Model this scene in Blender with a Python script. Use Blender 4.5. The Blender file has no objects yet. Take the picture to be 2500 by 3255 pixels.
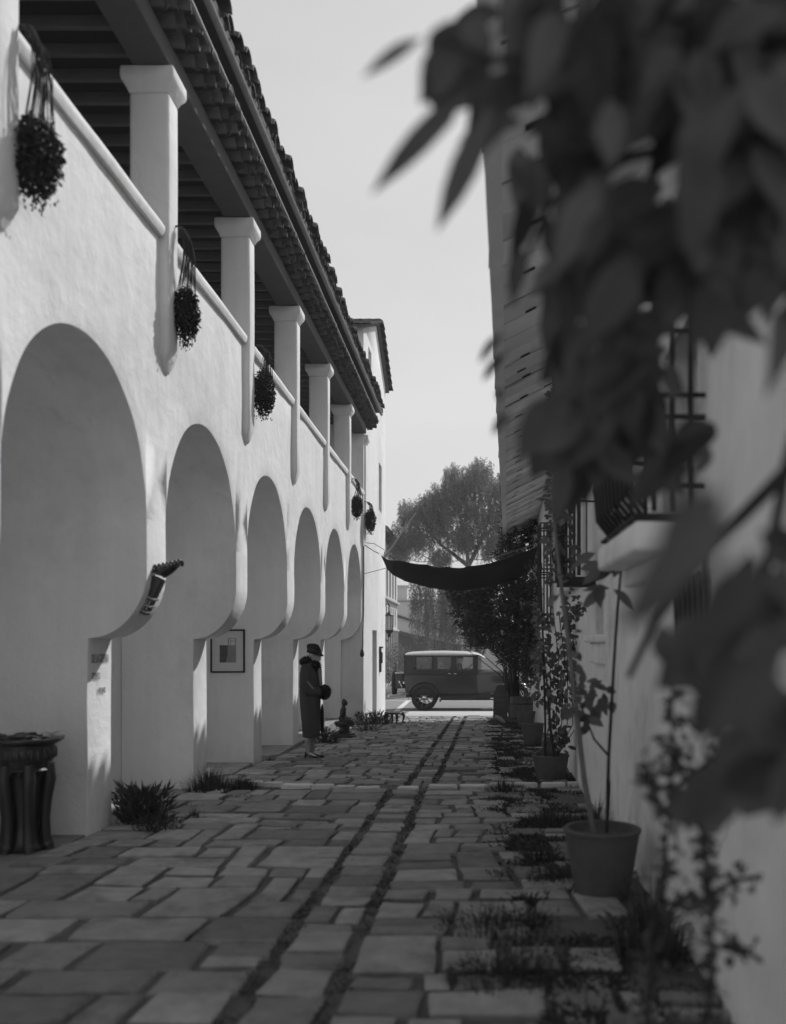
import bpy, bmesh, math, random
from mathutils import Vector, Matrix, noise
R = math.radians
rnd = random.Random(7)
S = bpy.context.scene
COL = S.collection
HE = 1.72                      # eye height
FP = 2820.0                    # focal length in photo pixels
def gz(y):                     # the alley falls gently towards the street
    return 0.318 - 0.028 * min(y, 24.7)
def at(px, py, Y):             # photo pixel at a known distance -> point
    return Vector(((px - 1515) / FP * Y, Y, HE - (py - 2036) / FP * Y))
def n2(x, y, z=0.0):
    return noise.noise(Vector((x, y, z)))

# ------------------------------------------------------------------ materials
def mat(name, c=0.5, var=0.15, scale=4.0, rough=0.85, bump=0.15, bscale=None, island=0.0,
        streak=0.0, crack=0.0, metal=0.0, spec=0.3, trans=0.0, detail=6.0, dark_spots=0.0, bdist=0.02):
    m = bpy.data.materials.new(name); m.use_nodes = True
    nt = m.node_tree; N = nt.nodes; L = nt.links
    for n in list(N): N.remove(n)
    out = N.new('ShaderNodeOutputMaterial')
    tc = N.new('ShaderNodeTexCoord')
    def nz(sc, det=6.0, vec=None, rg=0.6):
        t = N.new('ShaderNodeTexNoise'); t.inputs['Scale'].default_value = sc
        t.inputs['Detail'].default_value = det; t.inputs['Roughness'].default_value = rg
        L.new(vec or tc.outputs['Object'], t.inputs['Vector']); return t.outputs['Fac']
    def mth(op, a, b=None):
        n = N.new('ShaderNodeMath'); n.operation = op
        for i, q in enumerate((a, b)):
            if q is None: continue
            if isinstance(q, (int, float)): n.inputs[i].default_value = q
            else: L.new(q, n.inputs[i])
        return n.outputs[0]
    f = mth('MULTIPLY_ADD', mth('SUBTRACT', nz(scale, detail), 0.5), 2.0 * var)
    N[-1].inputs[2].default_value = 1.0
    if streak:
        mp = N.new('ShaderNodeMapping'); mp.inputs['Scale'].default_value = (5.0, 5.0, 0.5)
        L.new(tc.outputs['Object'], mp.inputs['Vector'])
        s = mth('MULTIPLY_ADD', mth('SUBTRACT', nz(1.3, 5, mp.outputs[0]), 0.5), 2.0 * streak)
        N[-1].inputs[2].default_value = 1.0
        f = mth('MULTIPLY', f, s)
    if dark_spots:
        t = nz(scale * 0.35, 8, None, 0.7)
        mr = N.new('ShaderNodeMapRange'); mr.inputs[1].default_value = 0.52; mr.inputs[2].default_value = 0.7
        mr.inputs[3].default_value = 1.0; mr.inputs[4].default_value = 1.0 - dark_spots
        L.new(t, mr.inputs[0]); f = mth('MULTIPLY', f, mr.outputs[0])
    if crack:
        vz = N.new('ShaderNodeTexNoise'); vz.inputs['Scale'].default_value = 1.4; vz.inputs['Detail'].default_value = 6; L.new(tc.outputs['Object'], vz.inputs['Vector'])
        va = N.new('ShaderNodeMix'); va.data_type = 'VECTOR'; va.inputs['Factor'].default_value = 0.42
        L.new(tc.outputs['Object'], va.inputs[4]); L.new(vz.outputs['Color'], va.inputs[5])
        vo = N.new('ShaderNodeTexVoronoi'); vo.feature = 'DISTANCE_TO_EDGE'; vo.inputs['Scale'].default_value = 0.9; L.new(va.outputs[1], vo.inputs['Vector'])
        lt = mth('LESS_THAN', vo.outputs['Distance'], 0.0035)
        mk = mth('GREATER_THAN', nz(0.55, 2), 0.56)
        cr = mth('MULTIPLY', mth('MULTIPLY', lt, mk), -crack)
        f = mth('MULTIPLY', f, mth('ADD', cr, 1.0))
    if island:
        g = N.new('ShaderNodeNewGeometry')
        i = mth('MULTIPLY_ADD', mth('SUBTRACT', g.outputs['Random Per Island'], 0.5), 2.0 * island)
        N[-1].inputs[2].default_value = 1.0
        f = mth('MULTIPLY', f, i)
    v = mth('MULTIPLY', f, c)
    cc = N.new('ShaderNodeCombineColor')
    for k in range(3): L.new(v, cc.inputs[k])
    bs = N.new('ShaderNodeBsdfPrincipled')
    L.new(cc.outputs[0], bs.inputs['Base Color'])
    bs.inputs['Roughness'].default_value = rough; bs.inputs['Metallic'].default_value = metal
    bs.inputs['Specular IOR Level'].default_value = spec
    if bump:
        b = N.new('ShaderNodeBump'); b.inputs['Strength'].default_value = bump; b.inputs['Distance'].default_value = bdist
        L.new(nz(bscale or scale * 6, 5), b.inputs['Height']); L.new(b.outputs[0], bs.inputs['Normal'])
    if trans:
        tr = N.new('ShaderNodeBsdfTranslucent'); L.new(cc.outputs[0], tr.inputs[0])
        mx = N.new('ShaderNodeMixShader'); mx.inputs[0].default_value = trans
        L.new(bs.outputs[0], mx.inputs[1]); L.new(tr.outputs[0], mx.inputs[2]); L.new(mx.outputs[0], out.inputs[0])
    else:
        L.new(bs.outputs[0], out.inputs[0])
    return m
def glass(name, tint=0.85, mixf=0.12):
    m = bpy.data.materials.new(name); m.use_nodes = True
    nt = m.node_tree; N = nt.nodes; L = nt.links
    for n in list(N): N.remove(n)
    out = N.new('ShaderNodeOutputMaterial'); t = N.new('ShaderNodeBsdfTransparent'); t.inputs[0].default_value = (tint,)*3 + (1,)
    g = N.new('ShaderNodeBsdfGlossy'); g.inputs['Roughness'].default_value = 0.03
    mx = N.new('ShaderNodeMixShader'); mx.inputs[0].default_value = mixf
    L.new(t.outputs[0], mx.inputs[1]); L.new(g.outputs[0], mx.inputs[2]); L.new(mx.outputs[0], out.inputs[0])
    return m
M = dict(
    plaster=mat('lime_plaster', 0.74, 0.13, 1.1, 0.92, 0.42, 5.0, streak=0.10, crack=0.07, dark_spots=0.22, bdist=0.035),
    plaster_old=mat('old_plaster', 0.88, 0.22, 2.4, 0.93, 0.8, 3.5, streak=0.015, crack=0.3, dark_spots=0.38, bdist=0.03),
    wood=mat('weathered_wood', 0.11, 0.25, 5.0, 0.85, 0.3, 30.0, island=0.1),
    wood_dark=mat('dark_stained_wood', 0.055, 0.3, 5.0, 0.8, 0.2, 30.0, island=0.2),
    joist_lit=mat('joist_lit_edge', 0.13, 0.3, 5.0, 0.8, 0.2, 30.0, island=0.2),  # paler than the other dark wood, painting in the lit edges
    board=mat('grey_boards', 0.84, 0.22, 3.0, 0.9, 0.3, 25.0, island=0.22),
    board_pale=mat('pale_painted_boards', 0.72, 0.15, 3.0, 0.8, 0.2, 25.0, streak=0.12),
    tile=mat('clay_tile', 0.10, 0.35, 7.0, 0.85, 0.3, 30.0, island=0.35),
    metal_grey=mat('galvanised_metal', 0.30, 0.25, 6.0, 0.6, 0.1, 40.0, spec=0.4),
    iron=mat('black_iron', 0.025, 0.3, 8.0, 0.6, 0.1, 50.0),
    bronze=mat('dark_bronze', 0.014, 0.4, 8.0, 0.42, 0.2, 30.0, spec=0.6),
    stone=mat('paving_stone', 0.255, 0.5, 7.0, 0.92, 0.9, 24.0, island=0.38, dark_spots=0.45, detail=10.0, bdist=0.02),
    stone_pale=mat('pale_stone', 0.62, 0.22, 5.0, 0.9, 0.4, 30.0, island=0.15, dark_spots=0.2),
    soil=mat('soil', 0.12, 0.45, 4.0, 0.95, 0.9, 30.0, bdist=0.03),
    concrete=mat('sidewalk_concrete', 0.42, 0.1, 1.5, 0.9, 0.15, 40.0, dark_spots=0.12),
    bounce_gravel=mat('pale_bounce_gravel', 0.6, 0.15, 3.0, 0.9, 0.3, 40.0),  # pale surface of the unseen court, added for bounced light
    asphalt=mat('street_asphalt', 0.20, 0.1, 0.8, 0.9, 0.15, 60.0, dark_spots=0.1),
    paint=mat('road_paint', 0.55, 0.2, 9.0, 0.8, 0.05, 60.0),
    pot=mat('terracotta', 0.10, 0.35, 6.0, 0.9, 0.25, 40.0, dark_spots=0.4),
    leaf=mat('shrub_leaf', 0.05, 0.2, 3.0, 0.55, 0, island=0.45, trans=0.25),
    leaf_vine=mat('vine_leaf', 0.13, 0.2, 3.0, 0.55, 0, island=0.4, trans=0.3),
    leaf_near=mat('large_leaf', 0.092, 0.4, 9.0, 0.5, 0.15, 30.0, island=0.6, trans=0.4),
    leaf_hazed=mat('hazed_far_leaf', 0.21, 0.2, 0.4, 0.7, 0, island=0.35, trans=0.45),  # leaf tone raised to stand in for distance haze and backlight
    leaf_hang=mat('trailing_leaf', 0.02, 0.2, 3.0, 0.6, 0, island=0.4, trans=0.15),
    grass=mat('grass_blade', 0.055, 0.25, 3.0, 0.7, 0, island=0.45, trans=0.25),
    bark=mat('bark', 0.17, 0.35, 8.0, 0.95, 0.6, 25.0),
    bark_dark=mat('dark_stem', 0.035, 0.3, 8.0, 0.9, 0.4, 25.0),
    cloth_dark=mat('dark_canvas', 0.014, 0.2, 2.0, 0.9, 0.25, 90.0),
    coat=mat('wool_coat', 0.062, 0.2, 6.0, 0.95, 0.3, 120.0, spec=0.1),
    fur=mat('dark_fur', 0.013, 0.4, 20.0, 0.9, 0.4, 120.0, spec=0.1, island=0.4),
    felt=mat('felt_hat', 0.022, 0.2, 8.0, 0.9, 0.2, 90.0, spec=0.1),
    skin=mat('skin', 0.46, 0.06, 8.0, 0.6, 0),
    stocking=mat('stocking', 0.26, 0.05, 8.0, 0.6, 0),
    leather=mat('black_leather', 0.02, 0.2, 8.0, 0.4, 0.05, 60.0),
    scarf=mat('grey_scarf', 0.24, 0.2, 12.0, 0.9, 0.2, 80.0),
    car=mat('car_lacquer', 0.018, 0.1, 2.0, 0.28, 0, spec=0.5),
    spoke=mat('spoke_wood', 0.16, 0.2, 8.0, 0.5, 0, spec=0.5),
    car_dark=mat('car_black', 0.015, 0.1, 2.0, 0.3, 0, spec=0.5),
    car_top=mat('car_roof_cloth', 0.42, 0.12, 4.0, 0.75, 0.1, 60.0),
    rubber=mat('tyre_rubber', 0.022, 0.2, 6.0, 0.8, 0.1, 60.0),
    chrome=mat('nickel', 0.6, 0.05, 6.0, 0.2, 0, metal=1.0),
    seat=mat('car_upholstery', 0.03, 0.2, 8.0, 0.9, 0.1, 60.0),
    paper=mat('picture_mat', 0.56, 0.05, 3.0, 0.8, 0.03, 60.0),
    print_mid=mat('print_grey', 0.24, 0.35, 12.0, 0.8, 0),
    print_dark=mat('print_dark', 0.09, 0.5, 22.0, 0.8, 0),
    frame=mat('black_frame', 0.018, 0.2, 6.0, 0.5, 0),
    letter=mat('faded_lettering', 0.20, 0.4, 14.0, 0.95, 0),
    letter_sign=mat('carved_lettering', 0.16, 0.4, 20.0, 0.95, 0),
    sign=mat('sign_wood', 0.085, 0.3, 6.0, 0.85, 0.2, 40.0),
    far_wall=mat('far_stucco', 0.6, 0.08, 0.6, 0.9, 0.1, 12.0, streak=0.06),
    far_roof=mat('far_roof_tile', 0.09, 0.3, 3.0, 0.9, 0.3, 12.0),
    far_dark=mat('far_shutter', 0.10, 0.2, 3.0, 0.8, 0),
    far_pale=mat('far_stone_trim', 0.42, 0.1, 1.0, 0.9, 0),
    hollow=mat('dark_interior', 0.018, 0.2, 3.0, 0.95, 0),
    rope=mat('rope', 0.22, 0.3, 20.0, 0.9, 0),
    pole=mat('pale_pole', 0.2, 0.15, 6.0, 0.8, 0),
    hill=mat('earth', 0.16, 0.2, 0.2, 0.95, 0.2, 2.0),
)
GLASS = glass('window_glass', 0.8, 0.05)
LGLASS = mat('lantern_glass', 0.42, 0.1, 5.0, 0.3, 0)

# ------------------------------------------------------------------ mesh builder
def rootloc(o):
    while o.parent is not None: o = o.parent
    return Vector(o.location)
class MB:
    def __init__(s): s.v = []; s.f = []
    def add(s, vs, fs):
        b = len(s.v); s.v += [tuple(v) for v in vs]; s.f += [tuple(b + i for i in f) for f in fs]
    def face(s, *vs): s.add(vs, [tuple(range(len(vs)))])
    def box(s, x0, x1, y0, y1, z0, z1):
        v = [(x, y, z) for z in (z0, z1) for y in (y0, y1) for x in (x0, x1)]
        s.add(v, [(0,2,3,1),(4,5,7,6),(0,1,5,4),(2,6,7,3),(0,4,6,2),(1,3,7,5)])
    def obox(s, c, size, rot=None, taper=1.0):
        rot = rot or Matrix.Identity(3); c = Vector(c); v = []
        for z in (-.5, .5):
            k = 1.0 if z < 0 else taper
            for y in (-.5, .5):
                for x in (-.5, .5):
                    v.append(c + rot @ Vector((x*size[0]*k, y*size[1]*k, z*size[2])))
        s.add(v, [(0,2,3,1),(4,5,7,6),(0,1,5,4),(2,6,7,3),(0,4,6,2),(1,3,7,5)])
    def loft(s, rings, cap=True, closed=True):
        n = len(rings[0]); b = len(s.v)
        for r in rings: s.v += [tuple(p) for p in r]
        for k in range(len(rings) - 1):
            for i in range(n if closed else n - 1):
                j = (i + 1) % n
                s.f.append((b+k*n+i, b+k*n+j, b+(k+1)*n+j, b+(k+1)*n+i))
        if cap:
            s.f.append(tuple(b + i for i in reversed(range(n))))
            s.f.append(tuple(b + (len(rings)-1)*n + i for i in range(n)))
    def tube(s, pts, r, n=8, cap=True):
        pts = [Vector(p) for p in pts]; m = len(pts)
        if not isinstance(r, (list, tuple)): r = [r] * m
        rings = []; up = None
        for i, p in enumerate(pts):
            d = (pts[min(i+1, m-1)] - pts[max(i-1, 0)]).normalized()
            if up is None: up = Vector((0, 0, 1)) if abs(d.z) < 0.9 else Vector((1, 0, 0))
            a = d.cross(up).normalized(); b = a.cross(d).normalized(); up = b
            rings.append([p + (a*math.cos(2*math.pi*k/n) + b*math.sin(2*math.pi*k/n)) * r[i] for k in range(n)])
        s.loft(rings, cap)
    def lathe(s, prof, n=24, c=(0, 0, 0), axis='z', wob=0.0, cap=True):
        c = Vector(c); rings = []
        for r, z in prof:
            ring = []
            for k in range(n):
                a = 2*math.pi*k/n; rr = r * (1 + wob * math.sin(5*a + z*9))
                p = (rr*math.cos(a), rr*math.sin(a), z)
                if axis == 'x': p = (p[2], p[0], p[1])
                if axis == 'y': p = (p[0], p[2], -p[1])
                ring.append(c + Vector(p))
            rings.append(ring)
        s.loft(rings, cap)
    def ellip(s, c, r, n=16, m=10, rot=None, bump=0.0, seed=0.0):
        c = Vector(c); rings = []
        for i in range(1, m):
            t = math.pi*i/m; ring = []
            for k in range(n):
                a = 2*math.pi*k/n
                p = Vector((math.sin(t)*math.cos(a), math.sin(t)*math.sin(a), -math.cos(t)))
                if bump: p = p * (1 + bump * n2(p.x*3+seed, p.y*3, p.z*3))
                p = Vector((p.x*r[0], p.y*r[1], p.z*r[2]))
                ring.append(c + (rot @ p if rot else p))
            rings.append(ring)
        s.loft(rings, True)
    def prism(s, poly, fn, d0, d1):          # fn(u, v, d) -> point
        n = len(poly)
        s.add([fn(u, v, d0) for u, v in poly] + [fn(u, v, d1) for u, v in poly],
              [tuple(range(n))[::-1], tuple(range(n, 2*n))] + [(i, (i+1) % n, n+(i+1) % n, n+i) for i in range(n)])
    def leaf(s, p, d, nrm, ln, w, fold=0.25, seg=1, curl=0.0):
        d = d.normalized(); a = d.cross(nrm)
        if a.length < 1e-4: a = d.orthogonal()
        a = a.normalized(); u = a.cross(d).normalized()
        if seg == 1:
            m = p + d*ln*0.45
            s.add([p, m + a*w*.5 + u*w*fold, p + d*ln - u*curl*ln, m - a*w*.5 + u*w*fold], [(0, 1, 2, 3)])
            return
        prof = [(0, .0), (.12, .45), (.32, .95), (.5, 1.0), (.7, .78), (.87, .36), (1, 0)]
        ctr = [p + d*ln*t - u*curl*ln*t*t for t, _ in prof]
        b = len(s.v)
        for (t, k), q in zip(prof, ctr):
            s.v += [tuple(q + a*w*.5*k + u*w*fold*k*.6), tuple(q), tuple(q - a*w*.5*k + u*w*fold*k*.6)]
        for i in range(len(prof) - 1):
            o = b + i*3
            s.f += [(o, o+1, o+4, o+3), (o+1, o+2, o+5, o+4)]
    def blade(s, p, d, ln, w, bend):
        side = d.cross(Vector((0, 0, 1)))
        side = side.normalized() if side.length > 1e-3 else Vector((1, 0, 0))
        q = p + Vector((d.x*.35, d.y*.35, 1)).normalized()*ln*.55
        t = p + Vector((d.x*bend, d.y*bend, 1 - bend*.45)).normalized()*ln
        s.add([p - side*w*.5, p + side*w*.5, q + side*w*.35, q - side*w*.35, t], [(0, 1, 2, 3), (3, 2, 4)])
    def build(s, name, material, parent=None, smooth=None, bevel=None, weld=False, loc=None):
        o0 = rootloc(parent) if parent is not None else (Vector(loc) if loc is not None else Vector())
        me = bpy.data.meshes.new(name)
        me.from_pydata([tuple(Vector(v) - o0) for v in s.v], [], s.f); me.update()
        o = bpy.data.objects.new(name, me); COL.objects.link(o)
        if parent is not None: o.parent = parent
        else: o.location = o0
        me.materials.append(M[material] if isinstance(material, str) else material)
        if weld or bevel:
            bm = bmesh.new(); bm.from_mesh(me); bmesh.ops.remove_doubles(bm, verts=bm.verts, dist=1e-4)
            bmesh.ops.recalc_face_normals(bm, faces=bm.faces); bm.to_mesh(me); bm.free()
        if smooth:
            me.shade_smooth(); me.set_sharp_from_angle(angle=R(smooth))
        if bevel:
            md = o.modifiers.new('bevel', 'BEVEL'); md.width = bevel; md.segments = 3; md.limit_method = 'ANGLE'; md.angle_limit = R(38)
            if not smooth: me.shade_smooth()
            md.harden_normals = False
        return o
def holes(u0, u1, v0, v1, hs):               # rectangles of a panel left round rectangular holes
    us = sorted({u0, u1, *[h[0] for h in hs], *[h[1] for h in hs]})
    vs = sorted({v0, v1, *[h[2] for h in hs], *[h[3] for h in hs]})
    out = []
    for a, b in zip(us, us[1:]):
        for c, d in zip(vs, vs[1:]):
            m, k = (a+b)/2, (c+d)/2
            if not any(h[0] < m < h[1] and h[2] < k < h[3] for h in hs): out.append((a, b, c, d))
    return out
def panel(mb, fn, u0, u1, v0, v1, hs, depth):   # front face with holes and their reveals; fn(u, v, d)
    for a, b, c, d in holes(u0, u1, v0, v1, hs):
        mb.face(fn(a, c, 0), fn(b, c, 0), fn(b, d, 0), fn(a, d, 0))
    for a, b, c, d in hs:
        mb.face(fn(a, c, 0), fn(a, d, 0), fn(a, d, depth), fn(a, c, depth))
        mb.face(fn(b, d, 0), fn(b, c, 0), fn(b, c, depth), fn(b, d, depth))
        mb.face(fn(a, d, 0), fn(b, d, 0), fn(b, d, depth), fn(a, d, depth))
        mb.face(fn(b, c, 0), fn(a, c, 0), fn(a, c, depth), fn(b, c, depth))
def tag(o, label=None, cat=None, group=None, kind=None):
    if label: o['label'] = label
    if cat: o['category'] = cat
    if group: o['group'] = group
    if kind: o['kind'] = kind
    return o
def thing(name, label, cat, loc, group=None):
    o = bpy.data.objects.new(name, None); COL.objects.link(o); o.location = loc; o.empty_display_size = 0.2
    return tag(o, label, cat, group)
def dup(root, loc, rz=None, sc=None, label=None, group=None):
    r = root.copy(); COL.objects.link(r); r.location = loc
    if rz is not None: r.rotation_euler = (0, 0, rz)
    if sc is not None: r.scale = (sc,)*3 if isinstance(sc, (int, float)) else sc
    if label: r['label'] = label
    if group: r['group'] = group
    for ch in list(root.children):
        c = ch.copy(); COL.objects.link(c); c.parent = r
        for g in list(ch.children):
            d = g.copy(); COL.objects.link(d); d.parent = c
    return r
def fuse(mb, name, material, parent, voxel, smooth_it=4):   # one continuous skin out of overlapping volumes
    o = mb.build('tmp', material, parent)
    md = o.modifiers.new('r', 'REMESH'); md.mode = 'VOXEL'; md.voxel_size = voxel
    sm = o.modifiers.new('s', 'SMOOTH'); sm.iterations = smooth_it; sm.factor = 0.5
    dg = bpy.context.evaluated_depsgraph_get()
    me = bpy.data.meshes.new_from_object(o.evaluated_get(dg)); me.name = name
    me.materials.clear(); me.materials.append(M[material]); me.shade_smooth()
    q = bpy.data.objects.new(name, me); COL.objects.link(q); q.parent = parent
    bpy.data.objects.remove(o); return q
def text_mesh(body, size, fn, name, material, parent, depth=0.004, align='LEFT', sx=1.0):
    cu = bpy.data.curves.new(name, 'FONT'); cu.body = body; cu.size = size; cu.extrude = depth; cu.align_x = align; cu.resolution_u = 3
    o = bpy.data.objects.new(name, cu); COL.objects.link(o)
    dg = bpy.context.evaluated_depsgraph_get()
    me = bpy.data.meshes.new_from_object(o.evaluated_get(dg)); bpy.data.objects.remove(o)
    o0 = rootloc(parent)
    for v in me.vertices: v.co = Vector(fn(v.co.x*sx, v.co.y, v.co.z)) - o0
    me.materials.clear(); me.materials.append(M[material]); me.name = name
    q = bpy.data.objects.new(name, me); COL.objects.link(q); q.parent = parent
    return q
def rdir(r=rnd):
    while True:
        v = Vector((r.uniform(-1, 1), r.uniform(-1, 1), r.uniform(-1, 1)))
        if 0.05 < v.length < 1: return v.normalized()
SUN_E, SKY_S, SKY_K, EXPO, HAZE = 2.9, 0.12, 2.25, 0.40, 0.0013
# ================================================================== ARCADED BUILDING (left)
XF, XP, XB = -2.70, -3.18, -3.99           # upper wall face, pier face, back of the niches
D0, STEP, TH = 7.256, 2.709, 0.48          # first division in the picture, spacing, thickness
ZS, ZTOP = 2.72, 5.22
bl = thing('arcaded_building', 'long white plastered building with an arched arcade, open loggia above and tiled eaves', 'building', (-3.3, 13, 0))
divs = [D0 + STEP*k for k in range(-4, 6)]  # near edges of the divisions
YEND = 20.93
def wob(y, z): return 0.012*n2(y*1.1, z*1.1, 3.3) + 0.006*n2(y*3, z*3, 9.1)
mb = MB()
segs = []
for d in divs:
    ys = [d, d+TH/2, d+TH] if d+TH < YEND else [d, YEND]
    for a, b in zip(ys, ys[1:]): segs.append((a, b, ZS, ZS, None))
    if d != divs[-1]:
        c, r = d + TH + (STEP-TH)/2, (STEP-TH)/2
        N = 36
        pts = []
        for i in range(N+1):
            t = math.pi*(1 - i/N); pts.append((c + r*math.cos(t), ZS + (r*1.01)*math.sin(t)))
        for p, q in zip(pts, pts[1:]):
            segs.append((p[0], q[0], p[1], q[1], 'arch'))
YST = divs[0]
def fx(y, z): return XF + wob(y, z)
for a, b, za, zb, kind in segs:
    K = 7
    for k in range(K):
        t0, t1 = k/K, (k+1)/K
        p = [(a, za+(ZTOP-za)*t0), (b, zb+(ZTOP-zb)*t0), (b, zb+(ZTOP-zb)*t1), (a, za+(ZTOP-za)*t1)]
        mb.face(*[(fx(y, z), y, z) for y, z in p])
    if kind:
        J = 5
        for j in range(J):
            s0, s1 = j/J, (j+1)/J
            def X(y, z, s): return fx(y, z)*(1-s) + XB*s
            mb.face((X(a, za, s0), a, za), (X(a, za, s1), a, za), (X(b, zb, s1), b, zb), (X(b, zb, s0), b, zb))
    mb.face((fx(a, ZTOP), a, ZTOP), (fx(b, ZTOP), b, ZTOP), (-3.05, b, ZTOP), (-3.05, a, ZTOP))
# the divisions: a corbelled profile in X-Z carried on a set back pier
for d in divs:
    e = min(d + TH, YEND)
    for (a, b) in ((d, e),):
        prof = [(XF, ZS)]
        prof += [(XF, 2.5), (XF, 2.36)]
        for i in range(13):
            t = i/12*math.pi/2
            prof.append((XP + (XF-XP)*math.cos(t), 1.735 + 0.58*(1-math.sin(t))))
        prof += [(XP, 1.735), (XP, 1.2), (XP, .7), (XP, .2), (XP, -0.6), (XB, -0.6), (XB, 1.735), (XB, ZS)]
        def PX(x, z, y): return x + (wob(y, z) if x > XB + .1 else 0)
        ym = (a + b)/2
        ysl = [a, ym, b]
        rings = [[(PX(x, z, y), y + .008*n2(x*2, z*2, y), z) for x, z in prof] for y in ysl]
        n = len(prof)
        for r0, r1 in zip(rings, rings[1:]):
            for i in range(n - 1): mb.face(r0[i], r0[i+1], r1[i+1], r1[i])
        mb.face(*rings[0]); mb.face(*rings[-1][::-1])
mb.build('arcade_wall', 'plaster', bl, bevel=0.022, weld=True)
mb = MB(); mb.box(XB-.2, XB-.003, divs[0], 25.9, -.7, ZTOP-.1); mb.build('niche_back_wall', 'plaster', bl)
mb = MB(); mb.box(XB, XP+.03, divs[0], YEND, -.7, gz(14)-.02)
for k in range(len(divs)-1):
    y0, y1 = divs[k]+TH, divs[k+1]
    z = gz((y0+y1)/2) - .015
    mb.box(XB, XP-.02, y0-.02, y1+.02, z-.4, z)
mb.build('niche_floor', 'stone', bl)
# the columns of the loggia, their capitals and the pilaster strips hanging under them
cols = [7.566 + 2.703*k for k in range(-2, 6)]
CX0, CX1 = -2.625, -2.965
for i, y in enumerate(cols):
    y0, y1 = y, y + .25
    mb = MB()
    st = [(4.02, -.05, .09), (4.10, -.03, .03), (4.2, 0, 0), (4.7, 0, 0), (5.2, 0, 0), (5.8, .003, 0), (6.40, 0, 0)]
    rings = []
    for z, ox, iy in st:
        x0 = CX0 + ox + .004*n2(z*2, i*3.1)
        rings.append([(x0, y0+iy, z), (x0, y1-iy, z), (CX1, y1-iy, z), (CX1, y0+iy, z)])
    mb.loft(rings)
    sh = mb.build('column', 'plaster', bl, bevel=.03, weld=True)
    mb = MB()
    rings = []
    for z, e in ((6.395, .004), (6.44, .02), (6.49, .055), (6.52, .06), (6.60, .058)):
        rings.append([(CX0+e, y0-e, z), (CX0+e, y1+e, z), (CX1-e, y1+e, z), (CX1-e, y0-e, z)])
    mb.loft(rings); mb.build('capital', 'plaster', sh, bevel=.02, weld=True)
ce = [divs[0]] + [c for y in cols for c in (y-.002, y+.252)] + [YEND]
for a, b in zip(ce[0::2], ce[1::2]):
    if b - a < .1: continue
    mb = MB(); K = 8; rings = []
    prof = [(-2.665, 5.16), (-2.650, 5.20), (-2.65, 5.24), (-2.672, 5.275), (-2.72, 5.285), (-2.90, 5.28), (-2.90, 5.16)]
    for k in range(K+1):
        y = a + (b-a)*k/K
        rings.append([(x + .008*n2(y*1.3, z*5), y, z + .008*n2(y*1.3, 7.7)) for x, z in prof])
    mb.loft(rings); mb.build('parapet_coping', 'plaster', bl, smooth=50)
# loggia inside: floor, back wall, joists, ceiling, beam
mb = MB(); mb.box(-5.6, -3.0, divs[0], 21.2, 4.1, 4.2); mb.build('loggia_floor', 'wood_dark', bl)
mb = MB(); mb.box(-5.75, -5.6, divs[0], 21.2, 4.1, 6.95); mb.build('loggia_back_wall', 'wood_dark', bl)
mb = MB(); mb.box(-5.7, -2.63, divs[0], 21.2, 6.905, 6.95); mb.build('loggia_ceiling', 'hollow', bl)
y = 3.2
while y < 21:
    mb = MB(); mb.box(-5.58, -2.93, y, y+.055, 6.80, 6.90); mb.build('ceiling_joist', 'joist_lit', bl, bevel=.006); y += .345  # thin pale strips: the light on the joists' edges is in their colour
mb = MB(); K = 40
rings = []
for k in range(K+1):
    yy = divs[0] + (20.95-divs[0])*k/K
    e = .008*n2(yy*2, 1.5)
    rings.append([(-2.60+e, yy, 6.605), (-2.60+e, yy, 6.80), (-2.92, yy, 6.80), (-2.92, yy, 6.605)])
mb.loft(rings); mb.build('loggia_beam', 'wood', bl, bevel=.015, weld=True)
# eaves: courses of half-round tiles, each standing out beyond and above the last
YT0, YT1 = 0.5, 21.45
def half_tile(mb, x0, z0, x1, z1, y, r0, r1, n=7, th=.018):
    a = []; b = []
    for s, (x, z, r) in enumerate(((x0, z0, r0), (x1, z1, r1))):
        o = [(x, y + r*math.cos(math.pi*k/n), z + r*.85*math.sin(math.pi*k/n)) for k in range(n+1)]
        i = [(x, y + (r-th)*math.cos(math.pi*k/n), z + (r-th)*.85*math.sin(math.pi*k/n)) for k in range(n+1)]
        (a if s == 0 else b).extend([o, i])
    for k in range(n):
        mb.add([a[0][k], a[0][k+1], b[0][k+1], b[0][k]], [(0, 1, 2, 3)])
        mb.add([a[1][k], a[1][k+1], b[1][k+1], b[1][k]], [(3, 2, 1, 0)])
        mb.add([b[0][k], b[0][k+1], b[1][k+1], b[1][k]], [(0, 1, 2, 3)])
def tile_merge(mb, *a, **k):
    t = MB(); half_tile(t, *a, **k)
    # weld so one tile is one island
    key = {}; idx = []
    for v in t.v:
        q = tuple(round(c, 5) for c in v)
        if q not in key: key[q] = len(key)
        idx.append(key[q])
    mb.add(list(key.keys()), [tuple(idx[i] for i in f) for f in t.f])
mb = MB(); slab = MB()
courses = [(-2.60, 6.80, -2.535), (-2.535, 6.87, -2.465), (-2.465, 6.945, -2.40)]
for ci, (xi, zi, xo) in enumerate(courses):
    slab.box(-2.95, xi+.02, YT0, YT1-.02*ci, zi+.055, zi+.09)
    y = YT0 + .11*(ci % 2)
    while y < YT1 - .1:
        j = rnd.uniform(-.012, .012); dx = rnd.uniform(-.015, .02)
        tile_merge(mb, xi-.03, zi-.01, xo+.035+dx, zi+j*.5, y+.125+j, .095, .120)
        y += .255
slab.build('eave_mortar', 'tile', bl)
ct = mb.build('tile_cornice', 'tile', bl, smooth=40)
mb = MB()                                   # roof tiles: barrel rows running up the slope
y = YT0
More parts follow.
